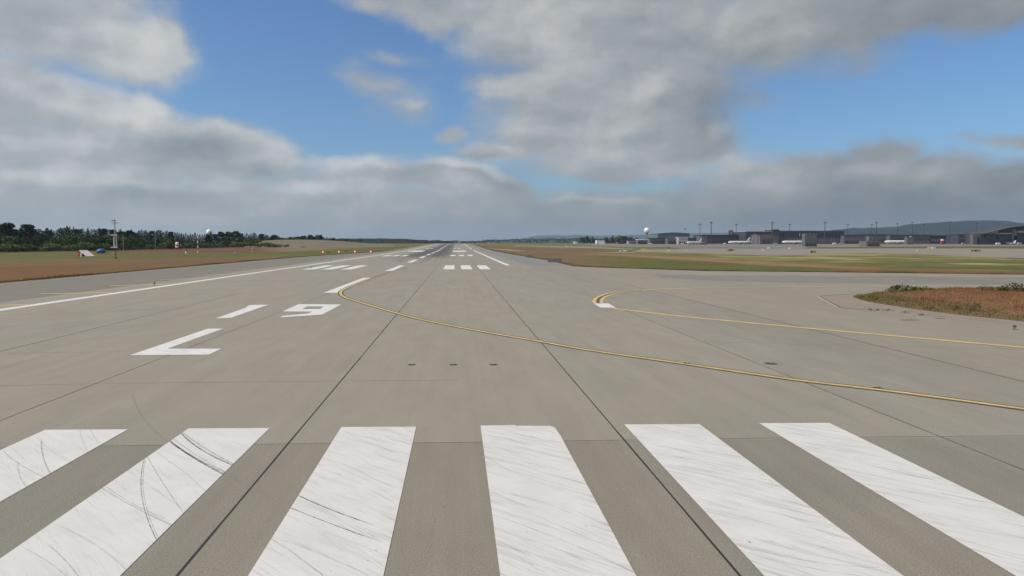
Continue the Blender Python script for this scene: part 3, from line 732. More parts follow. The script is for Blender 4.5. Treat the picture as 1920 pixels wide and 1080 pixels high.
def verge_edge(path, depth, n, seed, lab, dark=1.0, side=1):
    path = np.array(path); seg = np.hypot(*(path[1:]-path[:-1]).T); cs = np.concatenate([[0], np.cumsum(seg)])
    s = rng.uniform(0, cs[-1], n); x = np.interp(s, cs, path[:, 0]); y = np.interp(s, cs, path[:, 1])
    i = np.clip(np.searchsorted(cs, s)-1, 0, len(seg)-1); t = (path[1:]-path[:-1])[i]/seg[i][:, None]
    nz = fbm(x, y, 5, seed)
    off = np.abs(rng.normal(0, 1, n))*depth*(.2+nz)-.5*(nz-.35)
    P = np.stack([x-t[:, 1]*off*side, y+t[:, 0]*off*side], 1)
    C = veg_color(P[:, 0], P[:, 1])*rng.uniform(.75, 1.25, n)[:, None]
    gr = np.array(lin(90, 92, 44, K)[:3]); m = (nz > .58)[:, None]*.5; C = C*(1-m)+gr*m
    blades('verge_grass', P, (.06+.34*nz**2)*rng.uniform(.5, 1.3, n), .06, C, lab)
vr = [(22.9,150.2),(24.5,144.5),(32.3,134),(40.2,123.3),(60.9,115.6),(81,107),(130,97)]
verge_edge(vr, 1.6, 30000, 4, 'ragged grass along the near edge of the right hand field', .8, 1)
vl = [(-51.6,70),(-51.6,200),(-51,255),(-40,430)]
verge_edge(vl, 1.5, 26000, 8, 'ragged grass along the shoulder of the left hand field', .8, 1)
verge_edge([(22.9,150.2),(24,202),(22.3,308),(21,690)], 1.5, 12000, 14, 'ragged grass beside the grey shoulder right of the runway', .8, -1)

# leafy weeds at the island
def weed_mesh(n, r, hgt, c, seed):
    g = np.random.default_rng(seed); v = []; f = []; cl = []
    for i in range(n):
        a = g.uniform(0, 2*np.pi); q = r*math.sqrt(g.uniform(0, 1)); z = g.uniform(.05, 1)*hgt*(1-.5*q/r)
        b = np.array([q*math.cos(a), q*math.sin(a), z]); u = g.normal(0, 1, 3); u /= np.linalg.norm(u); w_ = g.normal(0, 1, 3); w_ /= np.linalg.norm(w_)
        s = g.uniform(.05, .12)*max(r, .3)*1.2; k = len(v)
        v += [b-u*s, b+w_*s*.6, b+u*s, b-w_*s*.6]; f.append((k, k+1, k+2, k+3)); cl += [np.array(c)*g.uniform(.6, 1.35)]*4
    me = bpy.data.meshes.new('leaves'); me.from_pydata([tuple(map(float, q)) for q in v], [], f); me.update()
    ca = me.color_attributes.new('plants', 'FLOAT_COLOR', 'POINT')
    ca.data.foreach_set('color', np.concatenate([np.array(cl), np.ones((len(cl), 1))], 1).ravel()); me.materials.append(M['blade']); return me
def weed(px, py, r, hgt, label, c=(88, 94, 48), n=160, dz=.02):
    X, Y = at(px, py)
    t = thing('weed_clump', (X, Y, dz), random.uniform(0, 6), label, 'weed', 'weeds growing about the island')
    o = bpy.data.objects.new('leaves', weed_mesh(n, r, hgt, lin(*c, K)[:3], int(px))); col.objects.link(o); o.parent = t
    mb = MB()
    for i in range(5):
        a = random.uniform(0, 6.28); mb.tube((0, 0, -.02), (math.cos(a)*r*.5, math.sin(a)*r*.5, hgt*random.uniform(.6, 1.0)), .012, .005, 4)
    mb.build('stem', M['bark'], t)
weed(1692,546,1.1,.8,'tallest green weed clump on the far rim of the island',(70,78,40),240)
weed(1672,547,.6,.45,'small green weed left of the tall clump on the island rim')
weed(1730,545,1.0,.5,'low green weed clump right of the tall one on the island rim')
weed(1845,545,.7,.6,'ragged green weed at the far rim near the right of the island'); weed(1868,546,.9,.45,'spreading green weed beside the ragged one on the far rim'); weed(1905,547,1.3,.9,'dark broad weed clump at the far rim by the frame edge',(66,70,40),220)
weed(1823,584,.55,.75,'upright grey-green weed at the near edge of the island',(100,100,62),200,.0)
weed(1790,582,.55,.6,'grey-green weed just left of the upright one',(92,94,56),150,.0); weed(1745,580,.4,.35,'low purple-green weed near the middle of the near edge',(88,84,60),100,.0)
weed(1632,563,.55,.45,'bright green weed at the left tip of the island',(98,110,48),160,.0); weed(1612,559,.5,.4,'bright green tuft at the very tip of the island',(104,116,52),140,.0)
for px, py, r, l in ((1632,581,.22,'leftmost tiny weed in the paving below the island tip'),(1645,582,.12,'second tiny weed in the paving below the island'),(1664,582.5,.34,'largest tiny weed growing in the paving crack'),(1698,587,.28,'pale tiny weed in the paving right of the largest'),(1727,591.5,.2,'rightmost tiny weed in the paving near the dark patch')):
    weed(px, py, r, .14, l, (98,98,58), 50, .004)

# ---------------------------------------------------------------- hills
def hill(name, prof, Y0, depth, c, label):
    m, t, b = newmat(name+'_woods')
    n = t.noise(geopos(t), .004, 5, .6); n2 = t.noise(geopos(t), .02, 4, .6)
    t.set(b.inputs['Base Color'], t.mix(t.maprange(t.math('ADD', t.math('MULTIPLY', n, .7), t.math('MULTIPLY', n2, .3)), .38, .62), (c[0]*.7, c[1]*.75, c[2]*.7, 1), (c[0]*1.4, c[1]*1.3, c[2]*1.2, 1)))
    b.inputs['Roughness'].default_value = 1.0; b.inputs['Specular IOR Level'].default_value = 0
    xs = np.arange(prof[0][0], prof[-1][0]+1, 4.0); ys = np.interp(xs, [p[0] for p in prof], [p[1] for p in prof])
    v = []; f = []; rows = 12
    for i, (px, py) in enumerate(zip(xs, ys)):
        top = PY(px, py, Y0); bx = top.x/Y0
        for j in range(rows+1):
            u = j/rows; ang = u*math.pi; yy = Y0-depth*math.cos(ang)*.999
            z = 3.9+(top.z-3.9)*math.sin(ang)**1.3+(0 if j in (0, rows) else 6*math.sin(i*.7+j*2.1)*(top.z > 20)*.25)
            v.append((bx*yy, yy, z if j not in (0, rows) else 2.0))
    n_ = rows+1
    for i in range(len(xs)-1):
        for j in range(rows): f.append((i*n_+j, (i+1)*n_+j, (i+1)*n_+j+1, i*n_+j+1))
    me = bpy.data.meshes.new(name); me.from_pydata(v, [], f); me.update(); me.materials.append(m)
    for p in me.polygons: p.use_smooth = True
    o = bpy.data.objects.new(name, me); col.objects.link(o); tag(o, label, None, None, 'structure')
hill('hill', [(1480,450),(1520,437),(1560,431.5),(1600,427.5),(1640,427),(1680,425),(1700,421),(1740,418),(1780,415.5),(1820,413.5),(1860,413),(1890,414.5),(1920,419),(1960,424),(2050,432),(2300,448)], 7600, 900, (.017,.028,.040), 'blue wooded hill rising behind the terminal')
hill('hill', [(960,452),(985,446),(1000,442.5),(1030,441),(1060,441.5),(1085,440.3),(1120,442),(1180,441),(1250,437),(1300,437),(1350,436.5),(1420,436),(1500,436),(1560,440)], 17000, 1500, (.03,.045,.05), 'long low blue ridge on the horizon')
hill('hill', [(560,455),(610,449.5),(640,447.6),(720,447.3),(770,448.5),(800,451),(840,453),(880,455)], 3000, 250, (.035,.05,.03), 'low dark wooded rise left of the runway end')
# khaki bank left of the runway
def bank():
    prof = [(430,462),(490,451.5),(520,449.6),(560,449.2),(600,449.6),(640,452),(680,455.5),(740,458)]
    xs = np.arange(430, 741, 5.0); ys = np.interp(xs, [p[0] for p in prof], [p[1] for p in prof]); v = []; f = []
    for i, (px, py) in enumerate(zip(xs, ys)):
        for j in range(9):
            u = j/8; Y = 640+260*u; top = PY(px, py, 900); base = H(Y)-.3
            z = base+(top.z-H(900)+.3)*(u*u*(3-2*u)); v.append((top.x/900*Y, Y, z))
        v.append((top.x/900*1000, 1000, 0))
    for i in range(len(xs)-1):
        for j in range(9): f.append((i*10+j, (i+1)*10+j, (i+1)*10+j+1, i*10+j+1))
    me = bpy.data.meshes.new('grassy_bank'); me.from_pydata(v, [], f); me.update()
    m, t, b = newmat('dry_bank'); n = t.noise(geopos(t), .03, 5, .6)
    t.set(b.inputs['Base Color'], t.mix(t.maprange(n, .35, .65), lin(104, 97, 76, K), lin(124, 110, 88, K))); b.inputs['Roughness'].default_value = .95
    me.materials.append(m)
    for p in me.polygons: p.use_smooth = True
    o = bpy.data.objects.new('grassy_bank', me); col.objects.link(o); tag(o, 'dry khaki grass bank beyond the left field', None, None, 'structure')
bank()

# ---------------------------------------------------------------- trees
def crown_mesh(kind, seed, n=520):
    """unit-high tree crown made of many small leaf faces"""
    g = np.random.default_rng(seed); v = []; f = []; cl = []
    if kind == 'spruce': base = np.array([.044, .066, .042])
    elif kind == 'pine': base = np.array([.040, .056, .036])
    elif kind == 'birch': base = np.array([.105, .145, .048])
    elif kind == 'poplar': base = np.array([.055, .088, .045])
    else: base = np.array([.105, .135, .055])
    lobes = None
    if kind in ('birch', 'bush', 'pine'):
        k = {'birch': 9, 'bush': 8, 'pine': 11}[kind]; lobes = []
        for i in range(k):
            if kind == 'birch': z = g.uniform(.25, .86); r = .16*g.uniform(.7, 1.25); d = .17*math.sin(math.pi*min(1, (z-.1)))*g.uniform(.2, 1.3)
            elif kind == 'pine': z = g.uniform(.36, .95); r = .085*g.uniform(.75, 1.25); d = g.uniform(.02, .13)*(1.25-z)*1.7
            else: z = g.uniform(.28, .62); r = .33*g.uniform(.7, 1.1); d = g.uniform(0, .42)
            a = g.uniform(0, 6.28); lobes.append((d*math.cos(a), d*math.sin(a), z, r, g.uniform(.75, 1.3)))
    for i in range(n):
        if kind in ('spruce', 'poplar'):
            z = g.uniform(0, 1)**(1.25 if kind == 'spruce' else 1)*.94+.06
            tier = .8+.35*math.sin(z*38+seed)
            R0 = (.19*(1-z)**.75+.014)*tier if kind == 'spruce' else .105*math.sin(math.pi*min(1, z*.9+.12))**.6*(.8+.3*math.sin(z*23+seed))
            a = g.uniform(0, 6.28); q = R0*(g.uniform(.25, 1.0)**.6); R1 = 1+.25*math.sin(a*3+seed+z*9)
            p = np.array([q*R1*math.cos(a), q*R1*math.sin(a), z]); sh = .8+.4*g.uniform()
            dr = np.array([math.cos(a), math.sin(a), -.45 if kind == 'spruce' else .9]); s = (.034 if kind == 'spruce' else .03)*(1.15-z*.5)
        else:
            lx, ly, lz, lr, sh0 = lobes[g.integers(len(lobes))]
            dd = g.normal(0, 1, 3); dd /= np.linalg.norm(dd); q = lr*g.uniform(.55, 1.08)
            p = np.array([lx, ly, lz])+dd*q*np.array([1, 1, .8]); sh = sh0*g.uniform(.8, 1.2); dr = dd+g.normal(0, .5, 3); s = .045 if kind != 'bush' else .075
            if p[2] < .01: p[2] = g.uniform(.01, .1)
        dr = dr/np.linalg.norm(dr); t = np.cross(dr, g.normal(0, 1, 3)); t /= np.linalg.norm(t)
        k = len(v); v += [p-dr*s, p+t*s*.55, p+dr*s, p-t*s*.55]; f.append((k, k+1, k+2, k+3)); cl += [base*sh]*4
    me = bpy.data.meshes.new('crown_'+kind); me.from_pydata([tuple(map(float, q)) for q in v], [], f); me.update()
    ca = me.color_attributes.new('plants', 'FLOAT_COLOR', 'POINT')
    ca.data.foreach_set('color', np.concatenate([np.array(cl), np.ones((len(cl), 1))], 1).ravel()); me.materials.append(M['blade'])
    return me
def trunk_mesh(kind):
    mb = MB(); top = .96 if kind in ('spruce', 'pine', 'poplar') else (.75 if kind == 'birch' else .35)
    mb.tube((0, 0, -.03), (.008, 0, top*.5), .013, .009, 6); mb.tube((.008, 0, top*.5), (0, .004, top), .009, .002, 6)
    for i in range(7):
        a = i*2.4; z = (.3+.08*i)*(1 if kind != 'bush' else .45)
        mb.tube((.004, 0, z), (math.cos(a)*.11, math.sin(a)*.11, z+(.07 if kind != 'spruce' else -.02)), .005, .002, 4)
    me = bpy.data.meshes.new('trunk_'+kind); me.from_pydata(mb.v, [], mb.f); me.update(); me.materials.append(M['bark']); return me
KINDS = ('spruce', 'pine', 'birch', 'poplar', 'bush')
CM = {k: [crown_mesh(k, 10*i+len(k), 620 if k != 'bush' else 420) for i in range(4)] for k in KINDS}
TM = {k: trunk_mesh(k) for k in KINDS}
NAMES = {'spruce': ('spruce_tree', 'tree'), 'pine': ('pine_tree', 'tree'), 'birch': ('birch_tree', 'tree'), 'poplar': ('poplar_tree', 'tree'), 'bush': ('leafy_bush', 'bush')}
def tree(kind, x, y, z, h, wd, label, group):
    nm, cat = NAMES[kind]
    t = thing(nm, (x, y, z), random.uniform(0, 6.28), label, cat, group); t.scale = (h*wd, h*wd, h)
    a = bpy.data.objects.new('crown', random.choice(CM[kind])); b = bpy.data.objects.new('trunk', TM[kind])
    for o in (a, b): col.objects.link(o); o.parent = t
    return t
topline = [(-40,424),(0,426),(30,430),(50,425),(65,430),(100,429),(128,426),(160,430),(215,430),(250,432),(300,432),(330,434),(370,437),(400,436),(440,435),(480,438),(520,441),(560,445),(590,442),(620,445),(645,449)]
baseline = [(-40,474),(0,473.5),(75,471.5),(200,470),(260,468.5),(320,467.5),(400,465),(480,461.5),(540,456),(645,456)]
def tl(px): return float(np.interp(px, [p[0] for p in topline], [p[1] for p in topline]))
def bl(px): return float(np.interp(px, [p[0] for p in baseline], [p[1] for p in baseline]))
def plant(kind, px, py_base, py_top, label, group, wd=1.0, extra=0.0, base=None):
    X, Y = at(px, py_base)
    if base is not None: Y = base; X = colX(px, Y)
    Y2 = Y+extra; X2 = X*Y2/Y; g = H(Y2)
    if g > 3.0 and 480 < px < 740 and Y2 > 640: g = PY(px, 450, 900).z-2
    h = PY(px, py_top, Y2).z-g
    return tree(kind, X2, Y2, g, max(h, .5), wd, label, group)
G1 = 'conifers at the back of the wood left of the runway'; G2 = 'light green trees in front of the wood'; G3 = 'bushes along the foot of the wood'
px = -30.0
while px < 500:
    k = 'spruce' if random.random() < .8 else 'pine'
    plant(k, px, bl(px), tl(px)+random.uniform(-2.0, 4.0), 'dark pointed conifer in the crowded back row of the left wood' if k == 'spruce' else 'flat topped pine in the crowded back row of the left wood', G1, random.uniform(1.0, 1.6), random.uniform(30, 80))
    px += random.uniform(2.8, 5.2)
px = -30.0
while px < 490:
    dk = px > 270
    k = random.choice(('birch', 'birch', 'spruce')) if not dk else random.choice(('birch', 'spruce', 'spruce'))
    if px < 100: k = random.choice(('spruce', 'spruce', 'birch'))
    top = tl(px)+random.uniform(7, 15)*(1 if px < 400 else .6)
    plant(k, px, bl(px), top, 'light green birch in the middle rows of the left wood' if k == 'birch' else 'shorter dark spruce in the middle rows of the left wood', G2, random.uniform(1.1, 1.7), random.uniform(8, 25))
    px += random.uniform(4.5, 8)
px = -30.0
while px < 520:
    b0 = bl(px); hh = random.uniform(9, 20) if px < 240 else random.uniform(6, 13)
    hh *= 1 if px < 420 else .7
    plant('bush', px, b0, b0-hh, 'rounded green bush at the foot of the left wood', G3, random.uniform(1.0, 1.5), random.uniform(0, 8))
    px += random.uniform(6, 11)
for px, py, lb, k, wd in ((8,420,'tall pine standing clear of the wood at the far left edge','pine',1.3),(23,416,'tallest pine above the left wood, second from the frame edge','pine',1.2),(54,420,'tall bushy pine between the two leftmost pines and the mast','pine',1.7),(127,423.5,'tall spruce poking above the wood left of the blue tank','spruce',1.2),(166,426.5,'slim dark spruce above the wood over the blue tank','spruce',.8),(188,427,'slim spruce tip just left of the lattice mast','spruce',.9),(91,470-43,'spruce above the wood over the dark round bush','spruce',1.1)):
    plant(k, px, bl(px), py, lb, G1, wd, 35)
plant('bush', 88, 472.6, 452.5, 'large dark round bush standing out from the left wood', G3, 1.5); plant('bush', 134, 471.5, 455, 'dark broad bush behind the sloping red and white ramp', G3, 1.5)
plant('bush', 160, 471, 449, 'tall light green bush above the ramp', G3, 1.2, 4); plant('bush', 318, 467.5, 450, 'pale green bush behind the windsock', G3, 1.5, 2); plant('bush', 350, 467, 451, 'pale green bush between windsock and striped pole', G3, 1.5, 2)
G4 = 'trees on the khaki bank'
px = 486.0
while px < 650:
    t0 = float(np.interp(px, [486, 500, 515, 530, 545, 560, 575, 590, 605, 625, 650], [438, 443, 442, 444, 445, 445, 443, 441, 443, 446, 449]))
    plant(random.choice(('spruce', 'spruce', 'pine', 'birch')), px, 450, t0+random.uniform(-2.5, 3), 'small dark tree in the row on top of the khaki bank', G4, random.uniform(1.4, 2.6), 0, 905+random.uniform(0, 60))
    px += random.uniform(1.8, 3.4)
px = 436.0
while px < 545:
    plant('bush', px, 462, 452+random.uniform(-2, 3)+max(0, (px-480)*.1), 'blue-green bush below the khaki bank', G3, random.uniform(1.2, 1.8), 0, 640+random.uniform(0, 20)); px += random.uniform(5, 9)
G5 = 'trees along the horizon right of the runway'
for i in range(30):
    px = 1092+i*3.6+random.uniform(-1, 1)
    if 1116 < px < 1134: top = 448
    else: top = random.uniform(440, 447)
    plant('poplar' if i % 3 else 'birch', px, 458, top, 'slender green tree in the row behind the white hut' if i % 3 else 'broad green tree in the row behind the white hut', G5, random.uniform(1.1, 2.0), 0, 1300+random.uniform(0, 60))
# far woods: a continuous mass
def far_wood(name, pts, label, dens=1.0, seed=3):
    g = np.random.default_rng(seed); v = []; f = []; cl = []
    for x0, x1, ytop0, ytop1, Y in pts:
        n = int((x1-x0)*26*dens)
        for i in range(n):
            px = g.uniform(x0, x1); u = (px-x0)/(x1-x0); top = ytop0+(ytop1-ytop0)*u
            bump = 2.0*(vnoise(np.array([px*1.0]), np.array([0.0]), 5.0, seed)[0]-.5)+1.3*(vnoise(np.array([px*1.0]), np.array([9.0]), 1.7, seed)[0]-.5)
            Yj = Y*g.uniform(1.0, 1.06); tp = PY(px, top-bump*.9, Yj); z = g.uniform(0, 1)**.7*(tp.z-H(Yj))+H(Yj)
            s = Y/1440*g.uniform(.45, 1.1); d = g.normal(0, 1, 3); d /= np.linalg.norm(d); t = np.cross(d, g.normal(0, 1, 3)); t /= np.linalg.norm(t)
            p = np.array([tp.x, Yj, z]); k = len(v); v += [p-d*s, p+t*s*.7, p+d*s, p-t*s*.7]; f.append((k, k+1, k+2, k+3)); cl += [np.array([.045, .066, .050])*g.uniform(.6, 1.3)]*4
    me = bpy.data.meshes.new(name); me.from_pydata([tuple(map(float, q)) for q in v], [], f); me.update()
    ca = me.color_attributes.new('plants', 'FLOAT_COLOR', 'POINT')
    ca.data.foreach_set('color', np.concatenate([np.array(cl), np.ones((len(cl), 1))], 1).ravel()); me.materials.append(M['blade'])
    o = bpy.data.objects.new(name, me); col.objects.link(o); tag(o, label, 'wood', None, 'stuff')
far_wood('far_wood', [(560,720,448.5,448.5,1900),(715,870,449.2,452,2400),(780,845,451,451,2200)], 'dark far woods on the horizon left of the runway end', 1.0, 5)
far_wood('far_wood', [(862,910,452,452,3100),(905,1092,449.5,446.5,2100),(1085,1240,447.5,449,1600),(1240,1400,447,445,1500)], 'grey-green far woods on the horizon right of the runway end', 1.0, 6)
far_wood('far_wood', [(1570,1930,440.5,440,1700)], 'dark tree line between the low terminal buildings and the hill', .8, 7)

# ---------------------------------------------------------------- left side equipment
def mast():
    X, Y = at(217, 484.5); s = Y/1440
    t = thing('lattice_mast', (X, Y, 0), .15, 'rusty white lattice mast with two platforms, tallest thing left of the runway', 'mast')
    def z(py): return (484.5-py)*s
    a = MB(); r = .22
    for k in range(3):
        an = k*2.094; a.tube((r*math.cos(an), r*math.sin(an), 0), (r*.8*math.cos(an), r*.8*math.sin(an), z(463)), .05, .05, 5)
    for j in range(8):
        for k in range(3):
            a1, a2 = k*2.094, (k+1)*2.094; z0 = z(463)*j/8; z1 = z(463)*(j+1)/8
            a.tube((r*math.cos(a1), r*math.sin(a1), z0), (r*math.cos(a2), r*math.sin(a2), z1), .025, .025, 4)
    a.build('lower_lattice', M['rust'], t)
    a = MB()
    for sx in (-.38, .38):
        for sy in (-.3, .3): a.tube((sx, sy, z(463)), (sx, sy, z(441)), .055, .055, 5)
    for j in range(6):
        zz = z(463)+(z(441)-z(463))*j/6
        a.tube((-.38, -.3, zz), (.38, -.3, zz+.3), .03, .03, 4); a.tube((.38, .3, zz), (-.38, .3, zz+.3), .03, .03, 4); a.box((0, 0, zz), (.8, .62, .05))
    a.build('cage', M['whiteclad'], t)
    for py in (464.2, 441.5):
        b = MB(); b.box((-.35, 0, z(py)), (1.75, .9, .30)); b.build('platform', M['white'], t)
    a = MB(); r = .34
    for k in range(3):
        an = k*2.094; a.tube((r*math.cos(an), r*math.sin(an), z(441)), (.14*math.cos(an), .14*math.sin(an), z(417)), .045, .04, 5)
    for j in range(9):
        for k in range(3):
            rr = r+(.14-r)*j/9; r2 = r+(.14-r)*(j+1)/9; a1, a2 = k*2.094, (k+1)*2.094; z0 = z(441)+(z(417)-z(441))*j/9; z1 = z(441)+(z(417)-z(441))*(j+1)/9
            a.tube((rr*math.cos(a1), rr*math.sin(a1), z0), (r2*math.cos(a2), r2*math.sin(a2), z1), .028, .028, 4)
    a.build('upper_lattice', M['lgrey'], t)
    b = MB(); b.box((0, 0, z(419.5)), (1.6, .12, .14)).box((-.7, 0, z(418.6)), (.14, .14, .3)).box((.7, 0, z(418.8)), (.14, .14, .3)); b.build('crossarm', M['steel'], t)
    b = MB(); b.box((-.35, 0, z(415)), (.9, .25, .18)).tube((.1, 0, z(417)), (.1, 0, z(412.5)), .12, .09, 8).tube((-.75, 0, z(416)), (-.75, 0, z(414)), .06, .06, 6); b.build('sensor_head', M['dgrey'], t)
    b = MB(); b.box((0, 0, .12), (.9, .9, .24)); b.build('footing', M['dgrey'], t)
mast()
def ramp():
    X, Y = at(160, 481.2); s = Y/1440
    t = thing('equipment_ramp', (X, Y, 0), 0, 'sloping white panel on red supports in the left field', 'panel shelter')
    z1 = 10.8*s
    mb = MB(); mb.prism([(-20*s, 3.2, z1), (-4.5*s, 3.4, z1+.02), (18*s, -.2, .06), (3*s, -.4, .04)], (0, 0, .14)); o = mb.build('sloping_panel', plain('weathered_white_panel', (.40, .35, .35, 1), .6, .15, 2), t)
    mb = MB(); mb.box((-17.2*s, 2.6, z1*.42), (.75, .3, z1*.8)); mb.build('red_wall', M['red'], t)
    mb = MB(); mb.box((-11.5*s, 1.8, z1*.30), (.8, .3, z1*.6)); mb.build('white_wall', M['white'], t)
    mb = MB(); mb.box((-7*s, 1.2, z1*.25), (.6, .9, z1*.42)); mb.build('dark_hole', M['black'], t)  # black box stands in for the dark, shaded hole under the panel
    mb = MB(); mb.box((-20*s, 3.2, z1-.15), (.35, .3, .3)); mb.build('bracket', M['rust'], t)
ramp()
def tank():
    X, Y = at(190, 475.5); s = Y/1440
    t = thing('covered_tank', (X, Y, 0), 0, 'blue domed tank on a dark trailer left of the lattice mast', 'tank')
    mb = MB(); r = 7.6*s
    prof = [(r*.85, .5), (r, .9), (r*.97, 1.3), (r*.75, 1.85), (r*.4, 2.15), (.05, 2.2)]
    mb.lathe(prof, n=20); mb.build('cover', M['blue'], t, True)
    mb = MB(); mb.box((.3, 0, .42), (17*s, 1.8, .22)).box((2.0, 0, .4), (10*s, .5, .2)); mb.build('chassis', M['black'], t)
    for sx in (-.9, .9): b = MB(); b.lathe([(.3, -.1), (.32, 0), (.3, .1)], 'x', (0, 0, 0), 12); o = b.build('wheel', M['black'], t); o.location = (sx, -.9, .3); o.rotation_euler = (0, 0, R(90))
    mb = MB(); mb.box((-r*.72, -r*.62, 1.25), (.35, .12, .9)); mb.build('label_plate', M['lgrey'], t)
tank()
def windsock():
    X, Y = at(335, 483.5); s = Y/1440
    t = thing('windsock', (X, Y, 0), 0, 'limp red and white windsock on a thin red pole in the left field', 'windsock')
    top = (483.5-453.5)*s
    mb = MB(); mb.tube((0, 0, 0), (0, 0, top), .07, .05, 8); mb.build('pole', M['orange'], t)
    mb = MB(); mb.tube((0, 0, top), (-.55, 0, top-.05), .04, .04, 6); mb.lathe([(.34, 0), (.36, .05), (.34, .1)], o=(-.32, 0, top-.32), n=14); mb.build('hoop', M['black'], t)
    for i, (za, zb, ra, rb, mm) in enumerate(((0, .75, .40, .52, 'white'), (.75, 1.15, .52, .46, 'orange'), (1.15, 1.65, .46, .38, 'white'), (1.65, 2.0, .38, .22, 'red'))):
        mb = MB(); mb.lathe([(rb, top-.2-zb), ((ra+rb)/2*1.05, top-.2-(za+zb)/2), (ra, top-.2-za)], o=(-.35-.06*i, 0, 0), n=14); mb.build('sock_band', M[mm], t, True)
windsock()
def striped(px, pyb, pyt, r, n, label, name='striped_pole'):
    X, Y = at(px, pyb); h = (pyb-pyt)*Y/1440
    t = thing(name, (X, Y, H(Y)), 0, label, 'pole')
    for i in range(n):
        mb = MB(); mb.tube((0, 0, h*i/n), (0, 0, h*(i+1)/n), r, r, 8); mb.build('band', M['white' if i % 2 == 0 else 'red'], t)
    mb = MB(); mb.box((0, 0, .05), (r*5, r*5, .12)); mb.build('footing', M['lgrey'], t)
striped(371, 474.5, 442.5, .19, 7, 'tall red and white striped pole right of the windsock')
striped(473, 472.5, 465, .16, 3, 'short red and white marker post in the green strip')
def post(px, pyb, pyt, r, mat_, label, cat='pole', name='pole', Yf=None):
    if Yf: Y = Yf; X = colX(px, Y); zb = H(Y); h = PY(px, pyt, Y).z-zb
    else: X, Y = at(px, pyb); zb = H(Y); h = (pyb-pyt)*Y/1440
    t = thing(name, (X, Y, zb), 0, label, cat)
    mb = MB(); mb.tube((0, 0, 0), (0, 0, h), r, r*.8, 8); mb.build('shaft', M[mat_], t)
    mb = MB(); mb.lathe([(r*1.4, h), (r*1.5, h+r), (r*.6, h+r*1.6)], n=8); mb.build('cap', M['dgrey'], t)
post(348.8, 475, 470.2, .32, 'white', 'short stout white post between windsock and striped pole')
post(291.3, 468, 431.5, .13, 'lgrey', 'thin pale pole in front of the wood left of the windsock')
post(231.5, 470, 441.5, .12, 'lgrey', 'thin pale pole just right of the lattice mast')
def marker(px, py, wpx, hpx, mat_, label, group=None, face=None):
    X, Y = at(px, py); s = Y/1440; wd = wpx*s; h = hpx*s
    t = thing('marker_box', (X, Y, H(Y)), 0, label, 'marker', group)
    mb = MB(); mb.box((0, 0, h*.6), (wd, wd*.5, h*.8)); mb.build('casing', M[mat_], t)
    mb = MB(); mb.tube((-wd*.3, 0, 0), (-wd*.3, 0, h*.22), .05).tube((wd*.3, 0, 0), (wd*.3, 0, h*.22), .05); mb.build('stand', M['black'], t)
    if face: mb = MB(); mb.box((0, -wd*.27, h*.6), (wd*.7, .04, h*.55)); mb.build('lens', M[face], t)
marker(441, 477.5, 4, 4.5, 'lgrey', 'small grey-white equipment box on the green strip left of the runway')
marker(601, 460, 5, 4.5, 'dgrey', 'dark square hut on the khaki field left of the runway')
marker(455, 462.3, 8, 3, 'white', 'low white equipment hut at the foot of the left wood')
for px, py, lb in ((605.5,474.8,'leftmost of the four glowing approach slope lights'),(635.5,474.6,'second from left of the four glowing approach slope lights'),(665.5,474.4,'third from left of the four glowing approach slope lights'),(695.2,474.2,'rightmost glowing approach slope light, nearest the runway')):
    marker(px, py, 3.6, 4.2, 'red', lb, 'approach slope lights left of the runway', 'lampred')
def shrub(px, py, r, h, label):
    X, Y = at(px, py)
    t = tree('bush', X, Y, H(Y), h, r/h*1.6, label, 'low shrubs near the approach slope lights')
shrub(617, 474.4, 1.3, .7, 'dark low shrub right of the leftmost slope light'); shrub(648, 471.8, 1.2, .6, 'faint low shrub between second and third slope lights')
shrub(568, 464, 3.2, 1.0, 'wide dark shrub on the khaki field'); shrub(520, 454.5, 1.5, 1.0, 'small round shrub at the foot of the bank trees')
def edgelight(px, py, h, label):
    X, Y = at(px, py)
    t = thing('edge_light', (X, Y, .0), 0, label, 'edge light', 'elevated runway edge lights')
    mb = MB(); mb.tube((0, 0, 0), (0, 0, h*.6), .03, .03).lathe([(.12, 0), (.12, .02), (.05, .04)], n=10); mb.build('stem', M['rust'], t)
    mb = MB(); mb.lathe([(.06, h*.55), (.10, h*.6), (.10, h*.8), (.07, h*.95), (.02, h)], n=10); mb.build('lamp', M['dgrey'], t)
edgelight(289.5, 535, .34, 'small edge light on the left white line, nearest the camera'); edgelight(583, 503.5, .4, 'small edge light beyond the left touchdown bars'); edgelight(620, 490.5, .4, 'farthest small edge light on the left line')
edgelight(1902, 617.5, .22, 'small dark edge light on the paving right of the island'); edgelight(1090, 499.8, .4, 'dark edge light at the corner of the right hand field'); edgelight(1024, 487.5, .5, 'dark edge light beside the grey sign back')
edgelight(1128, 500.8, .3, 'faint edge light right of the field corner')
M['signback'] = plain('weathered_sign_back', (.17, .16, .165, 1), .7, .25, 1.5)
def signback(px, py, wpx, hpx, label):
    X, Y = at(px, py); s = Y/1440; wd = wpx*s; h = hpx*s
    t = thing('sign_back', (X, Y, H(Y)), -.05, label, 'sign', 'grey backs of guidance signs')
    n = 4
    for i in range(n):
        mb = MB(); mb.box((wd*((i+.5)/n-.5), 0, h*.56), (wd/n*.96, .2, h*.82)); mb.build('panel', M['signback'], t)
    mb = MB()
    for i in range(n+1): mb.tube((wd*(i/n-.5)*.94, 0, 0), (wd*(i/n-.5)*.94, 0, h*.3), .04)
    mb.build('leg', M['dgrey'], t)
signback(1040, 492.5, 26, 8.5, 'larger grey back of a wide guidance sign by the right shoulder'); signback(993, 483.6, 11, 6, 'smaller grey sign back farther along the right shoulder')
